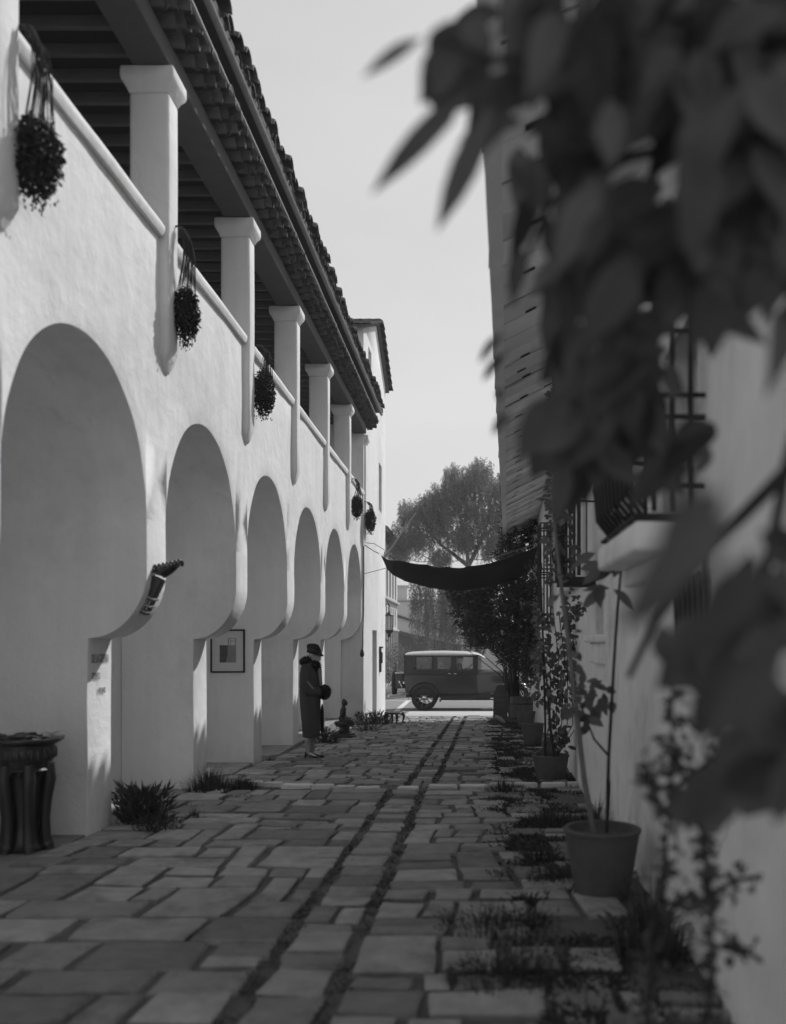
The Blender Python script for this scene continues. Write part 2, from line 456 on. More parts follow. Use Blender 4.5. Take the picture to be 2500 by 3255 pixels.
while y < YT1 - .1:
    j = rnd.uniform(-.02, .02); dz = rnd.uniform(-.012, .03)
    x = -2.20 + rnd.uniform(-.03, .035); z = 7.31 + dz
    for k in range(9):
        xx = x - .40*k; zz = z + .135*k
        tile_merge(mb, xx-.46, zz+.155+.02, xx, zz+.012*(k % 2), y+.12+j, .085, .112, n=6)
        if k < 1:
            tile_merge(mb, xx-.46, zz+.10, xx-.05, zz-.075, y+.24+j, .10, .10, n=5)
    y += .24
mb.build('roof_tiles', 'tile', bl, smooth=40)
mb = MB(); mb.prism([(-2.26, 7.27), (-2.27, 7.22), (-2.9, 7.22), (-6.1, 8.50), (-6.1, 8.56)], lambda u, v, d: (u, d, v), YT0, YT1); mb.build('roof_deck', 'tile', bl)
mb = MB()
gp = [Vector((-2.37 + .008*n2(k*.7, 2.2), YT0+(YT1-YT0)*k/30, 7.02 + .010*n2(k*.5, 8.1))) for k in range(31)]
mb.tube(gp, .021, 10); mb.build('eave_pipe', 'metal_grey', bl, smooth=50)
mb = MB()                                   # half-round gutter
rings = []
for k in range(41):
    yy = YT0+(YT1-YT0)*k/40; w = .006*n2(k*.6, 4.4)
    o = [(-2.295 + .036*math.cos(math.pi+math.pi*i/8), yy, 7.19 + w + .036*math.sin(math.pi+math.pi*i/8)) for i in range(9)]
    i_ = [(-2.295 + .031*math.cos(2*math.pi-math.pi*i/8), yy, 7.19 + w + .031*math.sin(2*math.pi-math.pi*i/8)) for i in range(9)]
    rings.append(o + i_)
mb.loft(rings); mb.build('gutter', 'metal_grey', bl, smooth=50)
# tower block at the street end
TX, TY0, TY1, TYM, TZ, TZP = -2.665, 20.95, 25.95, 23.6, 9.17, 10.12
wins = [(21.9, 22.55, 7.6, 9.0), (24.25, 25.0, 5.3, 6.6)]
door = (22.75, 23.75, gz(23.2)-.3, 1.98)
mb = MB()
fn = lambda u, v, d: (TX - d, u, v)
panel(mb, fn, TY0, TY1, -1.0, TZ, wins + [door], .28)
mb.face((TX, TY0, TZ), (TX, TY1, TZ), (TX, TYM, TZP))
mb.face((TX, TY0, -1), (TX, TY0, TZ), (-6.6, TY0, TZ), (-6.6, TY0, -1))
mb.face((TX, TY1, TZ), (TX, TY1, -1), (-6.6, TY1, -1), (-6.6, TY1, TZ))
mb.face((-6.6, TY1, -1), (-6.6, TY0, -1), (-6.6, TY0, TZ), (-6.6, TYM, TZP), (-6.6, TY1, TZ))
tw = mb.build('tower_wall', 'plaster', bl, bevel=.02, weld=True)
for w in wins:
    mb = MB(); mb.box(TX-.32, TX-.26, w[0]-.01, w[1]+.01, w[2]-.01, w[3]+.01); wo = mb.build('window', 'hollow', bl)
    mb = MB(); d = .05
    mb.box(TX-.26, TX-.22, w[0], w[0]+d, w[2], w[3]); mb.box(TX-.26, TX-.22, w[1]-d, w[1], w[2], w[3])
    mb.box(TX-.26, TX-.22, w[0]+d, w[1]-d, w[2], w[2]+d); mb.box(TX-.26, TX-.22, w[0]+d, w[1]-d, w[3]-d, w[3])
    mb.build('window_frame', 'wood', wo)
mb = MB()
for k in range(5):
    a = door[0] + k*.2; mb.box(TX-.31, TX-.25-.006*(k % 2), a+.004, a+.196, door[2], door[3]-.01)
dr = mb.build('door', 'wood', bl, bevel=.006)
mb = MB(); mb.ellip((TX-.23, 22.9, 1.0), (.03, .03, .03), 8, 6); mb.build('door_handle', 'iron', dr, smooth=60)
mb = MB()                                   # tower roof: gable towards the alley, tiled verges
def verge(s):
    y0, z0, y1, z1 = (TY0-.28, TZ-.10, TYM, TZP+.03) if s else (TY1+.28, TZ-.12, TYM, TZP+.03)
    n = 9
    for k in range(n):
        for x in [TX+.10 - .23*i for i in range(17)]:
            t0, t1 = k/n, (k+1)/n
            ya, yb = y0+(y1-y0)*t0, y0+(y1-y0)*(t1+.02); za, zb = z0+(z1-z0)*t0, z0+(z1-z0)*t1
            # tile axis along the slope
            r0, r1, N = .115, .10, 6; ring = []
            for (yy, zz, r) in ((ya, za+.05, r0), (yb, zb+.02, r1)):
                ring.append([(x + r*math.cos(math.pi*q/N), yy, zz + r*.8*math.sin(math.pi*q/N)) for q in range(N+1)])
            mb.loft(ring, cap=False, closed=False)
            mb.face(*ring[0])
verge(True); verge(False)
mb.build('tower_roof_tiles', 'tile', bl, smooth=40)
mb = MB()
mb.prism([(TY0-.22, TZ-.13), (TYM, TZP-.02), (TY1+.24, TZ-.15), (TY1+.24, TZ-.07), (TYM, TZP+.05), (TY0-.22, TZ-.05)], lambda u, v, d: (d, u, v), -6.7, TX+.09)
mb.build('tower_roof_deck', 'wood', bl)
# faded painted lettering on the first pier
def pier_txt(x, y, z): return (XP + .011 + z*.3 + wob(D0+.2, 1.5), D0 + .04 + x, y)
for i, (t, zz, sz, off) in enumerate((('DE LA GUERRA', 1.535, .105, .02), ('STUDIOS', 1.395, .085, .02), ('UPSTAIRS', 1.275, .07, .15))):
    text_mesh(t, sz, lambda x, y, z, zz=zz, off=off: pier_txt(x+off, y+zz, z), 'painted_lettering', 'letter', bl, .003, sx=.48)

# ------------------------------------------------------------------ things hung on the arcade
pic = thing('framed_picture', 'black framed print with a wide pale mat hanging on the third pier of the arcade', 'picture', (-3.4, divs[6]-.01, 1.5))
PY = divs[6] - .004
def pa(px, py): q = at(px, py, PY); return q.x, q.z
x0, z1 = pa(671, 2001); x1, z0 = pa(780, 2138)
t = .022
mb = MB()
mb.box(x0, x0+t, PY-.03, PY, z0, z1); mb.box(x1-t, x1, PY-.03, PY, z0, z1)
mb.box(x0+t, x1-t, PY-.03, PY, z0, z0+t); mb.box(x0+t, x1-t, PY-.03, PY, z1-t, z1)
mb.build('picture_frame', 'frame', pic, bevel=.003)
mb = MB(); mb.box(x0+t, x1-t, PY-.012, PY-.002, z0+t, z1-t); mb.build('picture_mat', 'paper', pic)
def pbox(mb, a, b, c, d, dy): xa, za = pa(a, b); xb, zb = pa(c, d); mb.box(xa, xb, PY-.012-dy, PY-.0125, zb, za)
mb = MB(); pbox(mb, 700, 2051, 752, 2106, .002); ip = mb.build('print', 'print_mid', pic)
mb = MB()
xa, za = pa(700, 2051); xb, zb = pa(726, 2106)
mb.add([(xa, PY-.016, zb), (xa+(xb-xa)*.75, PY-.016, zb), (xb*.98+xa*.02, PY-.016, zb+(za-zb)*.55), (xb, PY-.016, za), (xa, PY-.016, za)], [(0, 1, 2, 3, 4)])
for a in (.2, .5): mb.box(xa+(xb-xa)*a, xa+(xb-xa)*(a+.08), PY-.0165, PY-.0145, zb, zb+(za-zb)*.3)
mb.build('print_figure', 'print_dark', ip)
mb = MB(); pbox(mb, 726, 2029, 729, 2051, .003); pbox(mb, 749, 2029, 752, 2051, .003); pbox(mb, 729, 2029, 749, 2031, .003); pbox(mb, 734, 2032, 735.5, 2051, .0025); pbox(mb, 729, 2037, 749, 2038.5, .0025)
mb.build('print_lines', 'print_mid', ip)

br = thing('carved_console', 'dark carved wall bracket with a flaring leafy top on the corbel of the first pier', 'bracket', (-2.75, 7.5, 2.0))
A, B = Vector((-2.80, 7.43, 1.95)), Vector((-2.655, 7.43, 2.245))
dr_ = (B-A).normalized(); nr = Vector((dr_.z, 0, -dr_.x))
rot = Matrix((nr, Vector((0, 1, 0)), dr_)).transposed()
mb = MB(); mb.obox((A+B)/2, (.095, .11, (B-A).length), rot, .95)
shf = mb.build('bracket_shaft', 'bronze', br, bevel=.008)
mb = MB()
for f in (.08, .24, .44):
    mb.obox(A + dr_*f*.34 + Vector((0, -.0, 0)), (.112, .127, .014), rot)
for s in (-.042, -.014, .014, .042): mb.obox(A + dr_*.085 + nr*s*.9 + Vector((0, -.058, 0)), (.009, .012, .085), rot)
mb.build('bracket_moulding', 'metal_grey', shf)
mb = MB()
rings = []
for k in range(8):
    f = k/7; c = B + dr_*.02 + Vector((.14*f**1.3, 0, .085*f**.7)); w = .055 + .012*math.sin(f*3.1) - .03*f**3
    d = Vector((.14*1.3*f**.3 + .02, 0, .06)).normalized(); q = Vector((d.z, 0, -d.x))
    rings.append([c + q*w*math.cos(a)*.8 + Vector((0, w*1.2*math.sin(a), 0)) for a in [2*math.pi*i/12 for i in range(12)]])
mb.loft(rings)
for k in range(7):
    f = k/6; c = B + Vector((-.03 + .20*f, 0, .05 + .055*f))
    mb.ellip(c + Vector((0, -.015, .03)), (.018, .02, .036 - .012*f), 8, 6)
    mb.ellip(c + Vector((.004, .05, .02)), (.016, .016, .03), 8, 6)
    mb.ellip(c + Vector((.004, -.06, .005)), (.014, .012, .024), 8, 6)
mb.build('bracket_crown', 'bronze', br, smooth=60)

def hanging(i, y, x, ztop, zb0, zb1, rad, lab):
    o = thing('hanging_plant', lab, 'hanging plant', (x, y, ztop), 'trailing plants hung along the parapet')
    r = random.Random(40+i); zc = (zb0+zb1)/2; h = (zb0-zb1)/2
    mb = MB()
    for k in range(34):
        a = r.uniform(0, 6.28); q = math.sqrt(r.random())*rad*.8; e = Vector((x+q*math.cos(a), y+q*math.sin(a), zc + r.uniform(-.2, .5)*h))
        s = Vector((XF+.10+r.uniform(0, .05), y-.05+r.uniform(-.03, .05), ztop+r.uniform(-.03, .02)))
        m = s.lerp(e, .5) + Vector((.05, 0, .06))
        mb.tube([s, m*.5+s*.5+Vector((.02, 0, .02)), m, e], [.004, .0035, .003, .002], 4, False)
    mb.build('trailing_stems', 'bark_dark', o)
    mb = MB()
    for k in range(3600):
        d = rdir(r); f = r.random()**.42
        p = Vector((x + d.x*rad*f, y + d.y*rad*f, zc + d.z*h*f*(1.0 if d.z < 0 else .95)))
        p += Vector((0, 0, .03*n2(p.x*30, p.y*30, p.z*30)))
        dd = (rdir(r) + Vector((0, 0, -1.0)) + d*.5).normalized()
        if n2(d.x*2.2+i*5, d.y*2.2, d.z*2.6) < -.28: continue
        mb.leaf(p, dd, rdir(r), r.uniform(.022, .040), r.uniform(.015, .026))
    for k in range(70):
        a = r.uniform(0, 6.28); p = Vector((x+rad*.9*math.cos(a)*r.random(), y+rad*.9*math.sin(a)*r.random(), zb1+r.uniform(-.05, .06)))
        mb.leaf(p, Vector((r.uniform(-.4, .4), r.uniform(-.4, .4), -1)), rdir(r), .03, .014)
    mb.build('foliage', 'leaf_hang', o)
    mb = MB(); mb.tube([(XF-.05, y-.06, ztop-.01), (XF+.09, y-.06, ztop+.015), (XF+.13, y-.05, ztop-.02)], .009, 6)
    mb.build('hook', 'iron', o)
hanging(0, 5.17, -2.57, 5.25, 4.80, 4.30, .15, 'dark trailing plant hung from the parapet nearest to the camera, with one long loose stem')
hanging(1, 7.80, -2.56, 5.32, 4.84, 4.36, .12, 'dark trailing plant hung beside the second column, on long bare stems above the carved bracket')
hanging(2, 10.68, -2.56, 5.24, 5.0, 4.44, .14, 'dense oval hanging plant by the third column from the left, above the second arch')
hanging(3, 19.0, -2.56, 5.16, 4.85, 4.36, .125, 'small far hanging plant near the end of the parapet, left one of the close pair')
hanging(4, 21.1, -2.52, 5.0, 4.88, 4.30, .13, 'small far hanging plant against the tower wall, right one of the close pair')
cd = thing('bell_cord', 'thin cord with a dark weight hanging down the last pier beside the tower', 'cord', (-2.64, 20.75, 1.5))
mb = MB(); mb.tube([(-2.65, 20.9, 3.95), (-2.635, 20.8, 3.3), (-2.635, 20.75, 2.4), (-2.66, 20.7, 1.52)], .011, 6); mb.build('cord_line', 'bark_dark', cd)
mb = MB(); mb.lathe([(.008, .1), (.03, .06), (.05, -.02), (.045, -.07), (.01, -.1)], 10, (-2.665, 20.69, 1.43)); mb.build('weight', 'bronze', cd, smooth=60)
pl = thing('wall_plaque', 'narrow dark carved plaque on the tower wall beside the door', 'plaque', (TX, 24.35, 1.2))
mb = MB(); mb.box(TX+.001, TX+.05, 24.3, 24.5, .85, 1.5); mb.obox((TX+.06, 24.4, 1.25), (.05, .14, .3)); mb.obox((TX+.05, 24.4, 1.53), (.09, .24, .05)); mb.build('plaque_body', 'bronze', pl, bevel=.01)
fp = thing('flag_pole', 'pale bare pole slanting up from the corner of the tower over the street', 'pole', (-2.6, 25.9, 4.2))
mb = MB(); a = Vector((-2.64, 25.7, 4.15)); b = Vector((-1.80, 26.3, 5.5)); mb.tube([a, b], [.032, .024], 8); mb.build('pole_shaft', 'pole', fp, smooth=60)
mb = MB(); mb.obox(a + Vector((-.02, 0, .02)), (.06, .16, .25)); mb.build('pole_socket', 'metal_grey', fp)
ln = thing('street_lantern', 'dark iron lantern with pale glass panes on the street corner of the tower', 'lantern', (-2.62, 26.4, 1.72))
lc = Vector((-2.60, 26.45, 2.27))
mb = MB(); mb.lathe([(.02, .34), (.03, .30), (.12, .22), (.15, .20), (.14, .18)], 6, lc); mb.lathe([(.13, -.24), (.12, -.28), (.05, -.36), (.06, -.42), (.01, -.46)], 6, lc)
for k in range(6):
    a = 2*math.pi*k/6; mb.tube([lc + Vector((.12*math.cos(a), .12*math.sin(a), .2)), lc + Vector((.11*math.cos(a), .11*math.sin(a), -.26))], .010, 5)
mb.tube([(-2.66, 25.96, 2.75), (-2.62, 26.2, 2.85), (-2.60, 26.45, 2.75), (-2.6, 26.45, 2.6)], .018, 6)
mb.tube([(-2.66, 25.96, 1.75), (-2.62, 26.2, 1.7), (-2.60, 26.45, 1.85)], .018, 6)
mb.build('lantern_frame', 'iron', ln)
mb = MB(); mb.lathe([(.105, .18), (.10, -.24)], 6, lc); mb.build('lantern_glass', LGLASS, ln)
# ================================================================== GROUND
mb = MB()
mb.add([(-150, -60, -.58), (150, -60, -.58), (150, 240, -.58), (-150, 240, -.58)], [(0, 1, 2, 3)])
tag(mb.build('ground', 'hill'), kind='structure')
mb = MB(); NX, NY = 70, 160
X0, X1, Y0, Y1 = -6.0, 3.0, -6.0, 24.7
vs = []
for j in range(NY+1):
    for i in range(NX+1):
        x = X0+(X1-X0)*i/NX; y = Y0+(Y1-Y0)*j/NY
        fur = 0
        vs.append((x, y, gz(y) - .020 + .014*n2(x*3, y*3) + .012*n2(x*9, y*9, 4) + (.03*max(0, x-.35) if x > .35 else 0)*n2(x*2+5, y*2)))
b = 0
mb.add(vs, [(j*(NX+1)+i, j*(NX+1)+i+1, (j+1)*(NX+1)+i+1, (j+1)*(NX+1)+i) for j in range(NY) for i in range(NX)])
tag(mb.build('alley_ground', 'soil', smooth=60), kind='structure')
mb = MB(); mb.box(X0, X1, Y1-.02, Y1, -.6, gz(24.7)-.03); mb.box(X0, X0+.02, -6, Y1, -.6, .3); mb.box(X1-.02, X1, -6, Y1, -.6, .3); tag(mb.build('bank', 'soil'), kind='structure')
def stone(mb, x0, x1, y0, y1, r, h=.012, gap=.011):
    if r.random() < .12: gap *= 2.2
    x0 += gap*r.uniform(.3, 1.1); x1 -= gap*r.uniform(.3, 1.1); y0 += gap*r.uniform(.2, 1); y1 -= gap*r.uniform(.2, 1)
    if x1-x0 < .05 or y1-y0 < .05: return
    cx, cy = (x0+x1)/2, (y0+y1)/2; seed = r.uniform(0, 99)
    pts = []
    def edge(a, b, n):
        for k in range(n): pts.append((a[0]+(b[0]-a[0])*k/n, a[1]+(b[1]-a[1])*k/n))
    c = min(.035, (x1-x0)*.12, (y1-y0)*.2)
    q = [(x0+c*r.random(), y0+c*r.random()), (x1-c*r.random(), y0+c*r.random()), (x1-c*r.random(), y1-c*r.random()), (x0+c*r.random(), y1-c*r.random())]
    for i in range(4): edge(q[i], q[(i+1) % 4], 5 if i % 2 == 0 else 3)
    tilt = (r.uniform(-.012, .012), r.uniform(-.014, .012)); h = h + r.uniform(-.008, .010)
    rings = []
    for s, dz, am in ((1.0, -.06, .010), (1.0, -.012, .010), (.0, 0, .010), (.0, .0, .012)):
        ring = []
        for px, py in pts:
            wx = n2(px*4+seed, py*4, 1.7)*am*1.4 + n2(px*13+seed, py*13, 2)*am*.7; wy = n2(px*4, py*4+seed, 5.7)*am*1.4 + n2(px*13, py*13+seed, 3)*am*.6
            ins = 0 if s else (.014 if len(rings) == 2 else .045)
            dx, dy = px-cx, py-cy
            f = max(0, 1 - ins/max(.03, math.hypot(dx, dy)))
            kx = min(1.0, max(.12, (abs(px - (-.79 if py < 10.1 else -.80+.0145*py)) - .15)*1.6))
            X = cx+dx*f+wx + .09*kx*n2(px*.8, py*.8, 8); Y = cy+dy*f+wy + .09*n2(px*.7, py*.6, 12) + .03*n2(px*2.2, py*1.5, 15)
            z = gz(Y) + h + dz + tilt[0]*dx + tilt[1]*dy - (.0 if len(rings) != 2 else .003)
            ring.append((X, Y, z))
        rings.append(ring)
    mb.loft(rings, cap=False)
    top = rings[-1]; b = len(mb.v)
    mb.v.append((sum(p[0] for p in top)/len(top), sum(p[1] for p in top)/len(top), sum(p[2] for p in top)/len(top)+.003))
    base = b - len(top)
    for i in range(len(top)): mb.f.append((base+i, base+(i+1) % len(top), b))
mb = MB(); rs = random.Random(21)
def rows(xa, xb, ya, yb, dmin, dmax, wmin, wmax, keep=lambda x, y: 1.0, skew=lambda y: 0.0, h=.012):
    ds = []; y = ya
    while y < yb - .04:
        d = min(rs.uniform(dmin, dmax), yb - y)
        if yb - y - d < dmin*.5: d = yb - y
        ds.append(d); y += d
    y = ya; blocked = []
    for ri, d in enumerate(ds):
        sx = skew(y); x = xa + sx; xe_ = xb + sx; nxt = []
        while x < xe_ - .05:
            hit = [b for b in blocked if b[0] - .02 <= x < b[1] - .001]
            if hit: x = hit[0][1]; continue
            ahead = [b[0] for b in blocked if b[0] > x]; xe = min(ahead + [xe_])
            w = rs.uniform(wmin, wmax)*(.55 if rs.random() < .18 else 1)
            if xe - x - w < wmin*.5: w = xe - x
            if w < .5*(wmin+wmax) and ri + 1 < len(ds) and rs.random() < .3 and xe - x > w + .01:
                if rs.random() < keep(x+w/2, y+d/2): stone(mb, x, x+w, y, y+d+ds[ri+1], rs, h)
                nxt.append((x, x+w)); x += w; continue
            if rs.random() < keep(x+w/2, y+d/2):
                if d > .28 and rs.random() < .25:
                    m = y + d*rs.uniform(.4, .6); stone(mb, x, x+w, y, m, rs, h); stone(mb, x, x+w, m, y+d, rs, h)
                elif w > .5 and rs.random() < .2:
                    m = x + w*rs.uniform(.4, .6); stone(mb, x, m, y, y+d, rs, h); stone(mb, m, x+w, y, y+d, rs, h)
                else: stone(mb, x, x+w, y+rs.uniform(-.02, .02), y+d+rs.uniform(-.02, .02), rs, h)
            x += w
        blocked = nxt; y += d
rows(-3.25, -.985, 2.4, 10.0, .25, .45, .3, .75)
rows(-.95, -.62, 2.4, 9.9, .18, .36, .31, .34, lambda x, y: .95)
def kr(x, y): return max(.10, 1.0 - max(0, x-.1)*.85 + .3*n2(x*1.5, y*1.3))
rows(-.58, 1.2, 2.4, 10.15, .2, .38, .25, .6, kr)
rows(-3.3, -.98, 10.45, 24.5, .15, .28, .24, .58, skew=lambda y: .0145*y)
rows(-.935, -.665, 10.25, 24.5, .15, .28, .24, .26, lambda x, y: .95, skew=lambda y: .0145*y)
rows(-.62, 1.25, 10.25, 24.5, .15, .28, .22, .5, kr, skew=lambda y: .0145*y)
tag(mb.build('paving', 'stone', smooth=35), kind='structure')
mb = MB()
def strip(xa, ya, xb, yb):
    x = xa
    while x < xb - .05:
        w = min(rs.uniform(.2, .5), xb - x); t = (x + w/2 - xa)/(xb-xa); y = ya + (yb-ya)*t
        stone(mb, x, x+w, y-.07, y+.07, rs, .034, .008); x += w
strip(-2.75, 10.50, -1.03, 9.98); strip(-.93, 10.02, -.64, 10.02); strip(-.55, 10.15, 1.15, 10.42)
tag(mb.build('stone_gutter_strip', 'stone_pale', smooth=35), kind='structure')
# unseen pale court added behind the camera to bounce light into the alley
mb = MB(); mb.add([(-40, -40, .335), (40, -40, .335), (40, 1.7, .29), (-40, 1.7, .29)], [(0, 1, 2, 3)]); mb.add([(-40, 1.7, .29), (40, 1.7, .29), (40, 1.7, -.58), (-40, 1.7, -.58)], [(0, 1, 2, 3)]); tag(mb.build('bounce_court', 'bounce_gravel'), kind='structure')
# the street
zs = gz(24.7)
mb = MB(); mb.box(-60, 60, 24.705, 26.3, -.7, zs-.004); mb.box(-60, 60, 38, 40.5, -.7, zs); tag(mb.build('sidewalk', 'concrete', bevel=.02, weld=True), kind='structure')
mb = MB(); mb.box(-60, 60, 26.3, 38, -.7, -.50); tag(mb.build('street', 'asphalt'), kind='structure')
mb = MB(); mb.box(-2.6, -2.42, 27.2, 33.0, -.499, -.496); mb.box(-60, 60, 32.6, 32.72, -.499, -.4955); tag(mb.build('road_marking', 'paint'), kind='structure')

# ================================================================== TUFTS
def tuft(name, lab, x, y, rad, h, n, seed, group=None, broad=False, cat='grass tuft'):
    r = random.Random(seed); z = gz(y)-.02
    mb = MB()
    for k in range(n):
        a = r.uniform(0, 6.283); q = rad*r.random()**.7
        p = Vector((x + q*math.cos(a), y + q*math.sin(a)*.8, z))
        if broad and r.random() < .55:
            for _ in range(3):
                d = Vector((math.cos(a)*r.random(), math.sin(a)*r.random(), r.uniform(.1, 1.1))).normalized()
                mb.leaf(p + Vector((0, 0, r.random()*h*.7)), d, rdir(r), h*r.uniform(.14, .34), h*.055)
        else:
            lean = r.uniform(.1, .9)*(.4+q/rad)
            mb.blade(p, Vector((math.cos(a)*lean, math.sin(a)*lean, 1)), h*r.uniform(.3, 1.1)*(1.05-.6*(q/rad)**2), .007*r.uniform(.7, 1.5)+h*.007, r.uniform(.3, 1.3))
    o = mb.build(name, 'grass', loc=(x, y, z)); tag(o, lab, cat, group); return o
G = 'weeds and grass growing along the alley'
tuft('weed_clump', 'tall bushy weed clump against the foot of the first lit pier', -2.95, 7.85, .22, .44, 330, 1, G, True)
tuft('weed_clump', 'low spreading weeds beside the tall clump at the first pier', -2.72, 7.55, .22, .17, 240, 2, G, True)
tuft('grass_tuft', 'large round grass tuft at the foot of the second pier', -3.0, 9.95, .30, .33, 420, 3, G)
tuft('grass_tuft', 'medium grass tuft at the left end of the pale stone strip', -2.68, 10.2, .20, .19, 280, 4, G)
tuft('grass_tuft', 'flat weed patch between stones just in front of the pale strip', -2.52, 9.35, .18, .07, 160, 5, G, True)
tuft('grass_tuft', 'small weed between paving stones in front of the second pier', -2.6, 8.2, .09, .12, 80, 6, G)
tuft('grass_tuft', 'thin weed line between stones left of the second pier tuft', -2.8, 8.7, .13, .07, 90, 61, G, True)
tuft('grass_tuft', 'small tuft by the base of the fourth pier beside the woman', -3.0, 12.9, .14, .12, 120, 7, G)
tuft('weed_clump', 'feathery weeds just behind the standing woman', -2.72, 16.0, .26, .33, 260, 8, G, True)
tuft('weed_clump', 'weeds growing round the back of the seated statue', -2.35, 18.9, .30, .26, 240, 9, G, True)
tuft('weed_clump', 'dark rounded weed clump at the foot of the tower', -2.45, 21.0, .42, .40, 420, 10, G, True)
tuft('grass_tuft', 'spiky dark grass between the big flower pot and the wall', .98, 7.3, .20, .38, 260, 11, G)
tuft('grass_tuft', 'low grass patch behind the big flower pot', .62, 7.9, .34, .16, 380, 12, G)
tuft('weed_clump', 'leafy weed left of the big flower pot rim', .45, 6.4, .17, .15, 230, 13, G, True)
tuft('weed_clump', 'round leafy weed touching the left side of the big flower pot', .50, 5.75, .17, .15, 230, 14, G, True)
tuft('weed_clump', 'small dark weed two stones left of the big flower pot', .16, 5.85, .10, .10, 110, 15, G, True)
tuft('grass_tuft', 'big blurred grass patch in front of the big flower pot', .12, 4.72, .34, .12, 520, 16, G, True)
tuft('grass_tuft', 'big blurred grass tuft at the bottom edge of the picture', .17, 3.95, .30, .14, 500, 17, G, True)
tuft('grass_tuft', 'tall spiky grass at the foot of the wall nearest the camera', .84, 4.3, .18, .46, 220, 18, G)
tuft('grass_tuft', 'pointed grass tuft on the pale strip near the second pot', .28, 9.9, .20, .19, 240, 19, G)
tuft('weed_clump', 'weeds on the alley between the second and third pots', .50, 12.2, .30, .16, 300, 20, G, True)
tuft('weed_clump', 'weeds on the alley beside the third pot', .62, 14.6, .36, .15, 300, 22, G, True)
# ground cover nobody could count: moss and weeds in the joints and wheel furrows, thicker to the right
r = random.Random(5); mb = MB()
def sprig(x, y, s):
    z = gz(y) - .02
    for _ in range(7):
        a = r.uniform(0, 6.28); q = s*r.random()
        p = Vector((x+q*math.cos(a), y+q*math.sin(a)*.6, z+r.uniform(0, .02)))
        mb.leaf(p, Vector((math.cos(a), math.sin(a), r.uniform(.3, 1.4))), rdir(r), s*r.uniform(.35, .8), s*.22)
for k in range(1500):
    y = 2.5 + 22*r.random()**1.1; side = r.random()
    if y < 10: x = (-.97 if side < .5 else -.595) + r.gauss(0, .025)
    else: x = (-.96 if side < .5 else -.645) + .0145*y + r.gauss(0, .022)
    if n2(x*2, y*1.7, 31) > -.25: sprig(x, y, r.uniform(.02, .05))
for k in range(6500):
    y = 2.6 + 21.5*r.random()**.9; x = .15 + abs(r.gauss(0, .5)) + .008*y
    if x > .95+.0265*y - .05: continue
    if n2(x*1.8+7, y*1.1, 3) + .15*(x-.3) + .12*n2(x*7, y*7) > .02: sprig(x, y, r.uniform(.03, .085))
for k in range(1700):
    y = 2.6 + 20*r.random(); x = r.uniform(-2.9, .2)
    if n2(x*2.2+17, y*2.2, 9) + .25*n2(x*9, y*9, 4) > .26: sprig(x, y, r.uniform(.015, .04))
for k in range(150):
    cy = 3.2 + 20.5*r.random()**.85; cx = .12 + abs(r.gauss(.12, .33)) + .01*cy
    if cx > .88 + .0265*cy: continue
    rad = r.uniform(.05, .17)
    for q_ in range(int(260*rad)+6): sprig(cx + r.gauss(0, rad*.5), cy + r.gauss(0, rad*.55), r.uniform(.04, .085))
tag(mb.build('ground_cover', 'grass'), 'low weeds and moss in the joints of the paving', 'weeds', kind='stuff')
r = random.Random(15); mb = MB()                # chips and pebbles lying on the bare soil
for k in range(700):
    y = 2.7 + 18*r.random(); x = r.uniform(.15, 1.2)
    s = r.uniform(.006, .022); mb.ellip((x, y, gz(y)-.012), (s*1.3, s, s*.6), 6, 4, bump=.4, seed=k)
tag(mb.build('pebbles', 'stone'), 'small stone chips on the bare soil', 'pebbles', kind='stuff')

# ================================================================== CAR
cw = Vector(((1348.7-1515)/FP*28.0, 28.0, -.50))
car = thing('old_sedan', 'dark vintage sedan with a pale roof passing the street end of the alley', 'car', cw + Vector((0, .72, 0)))
def C(x, y, z): return cw + Vector((x, y + .0, z))
CB = 'car'
def cprism(poly, y0, y1, name, m, parent, bevel=.02, smooth=None):
    mb = MB(); mb.prism(poly, lambda u, v, d: C(u, d, v), y0, y1); return mb.build(name, m, parent, bevel=bevel, weld=True)
body = cprism([(-.60, .62), (-.64, 1.0), (-.62, 1.16), (1.66, 1.16), (1.70, 1.12), (1.72, .55), (1.60, .50), (-.45, .50)], .03, 1.41, 'body', 'car', car, .03)
mb = MB(); mb.box(cw.x-.63, cw.x+1.69, cw.y+.020, cw.y+.03, cw.z+1.125, cw.z+1.145); mb.box(cw.x-.6, cw.x+1.69, cw.y+.02, cw.y+.03, cw.z+1.21-.01, cw.z+1.22)
for x in (.28, .915, 1.585): mb.box(cw.x+x-.004, cw.x+x+.004, cw.y+.026, cw.y+.031, cw.z+.60, cw.z+1.12)
mb.build('door_line', 'car_dark', body)
wn = [(-.33, .24, 1.285, 1.70), (.37, .85, 1.285, 1.70), (1.01, 1.54, 1.285, 1.70)]
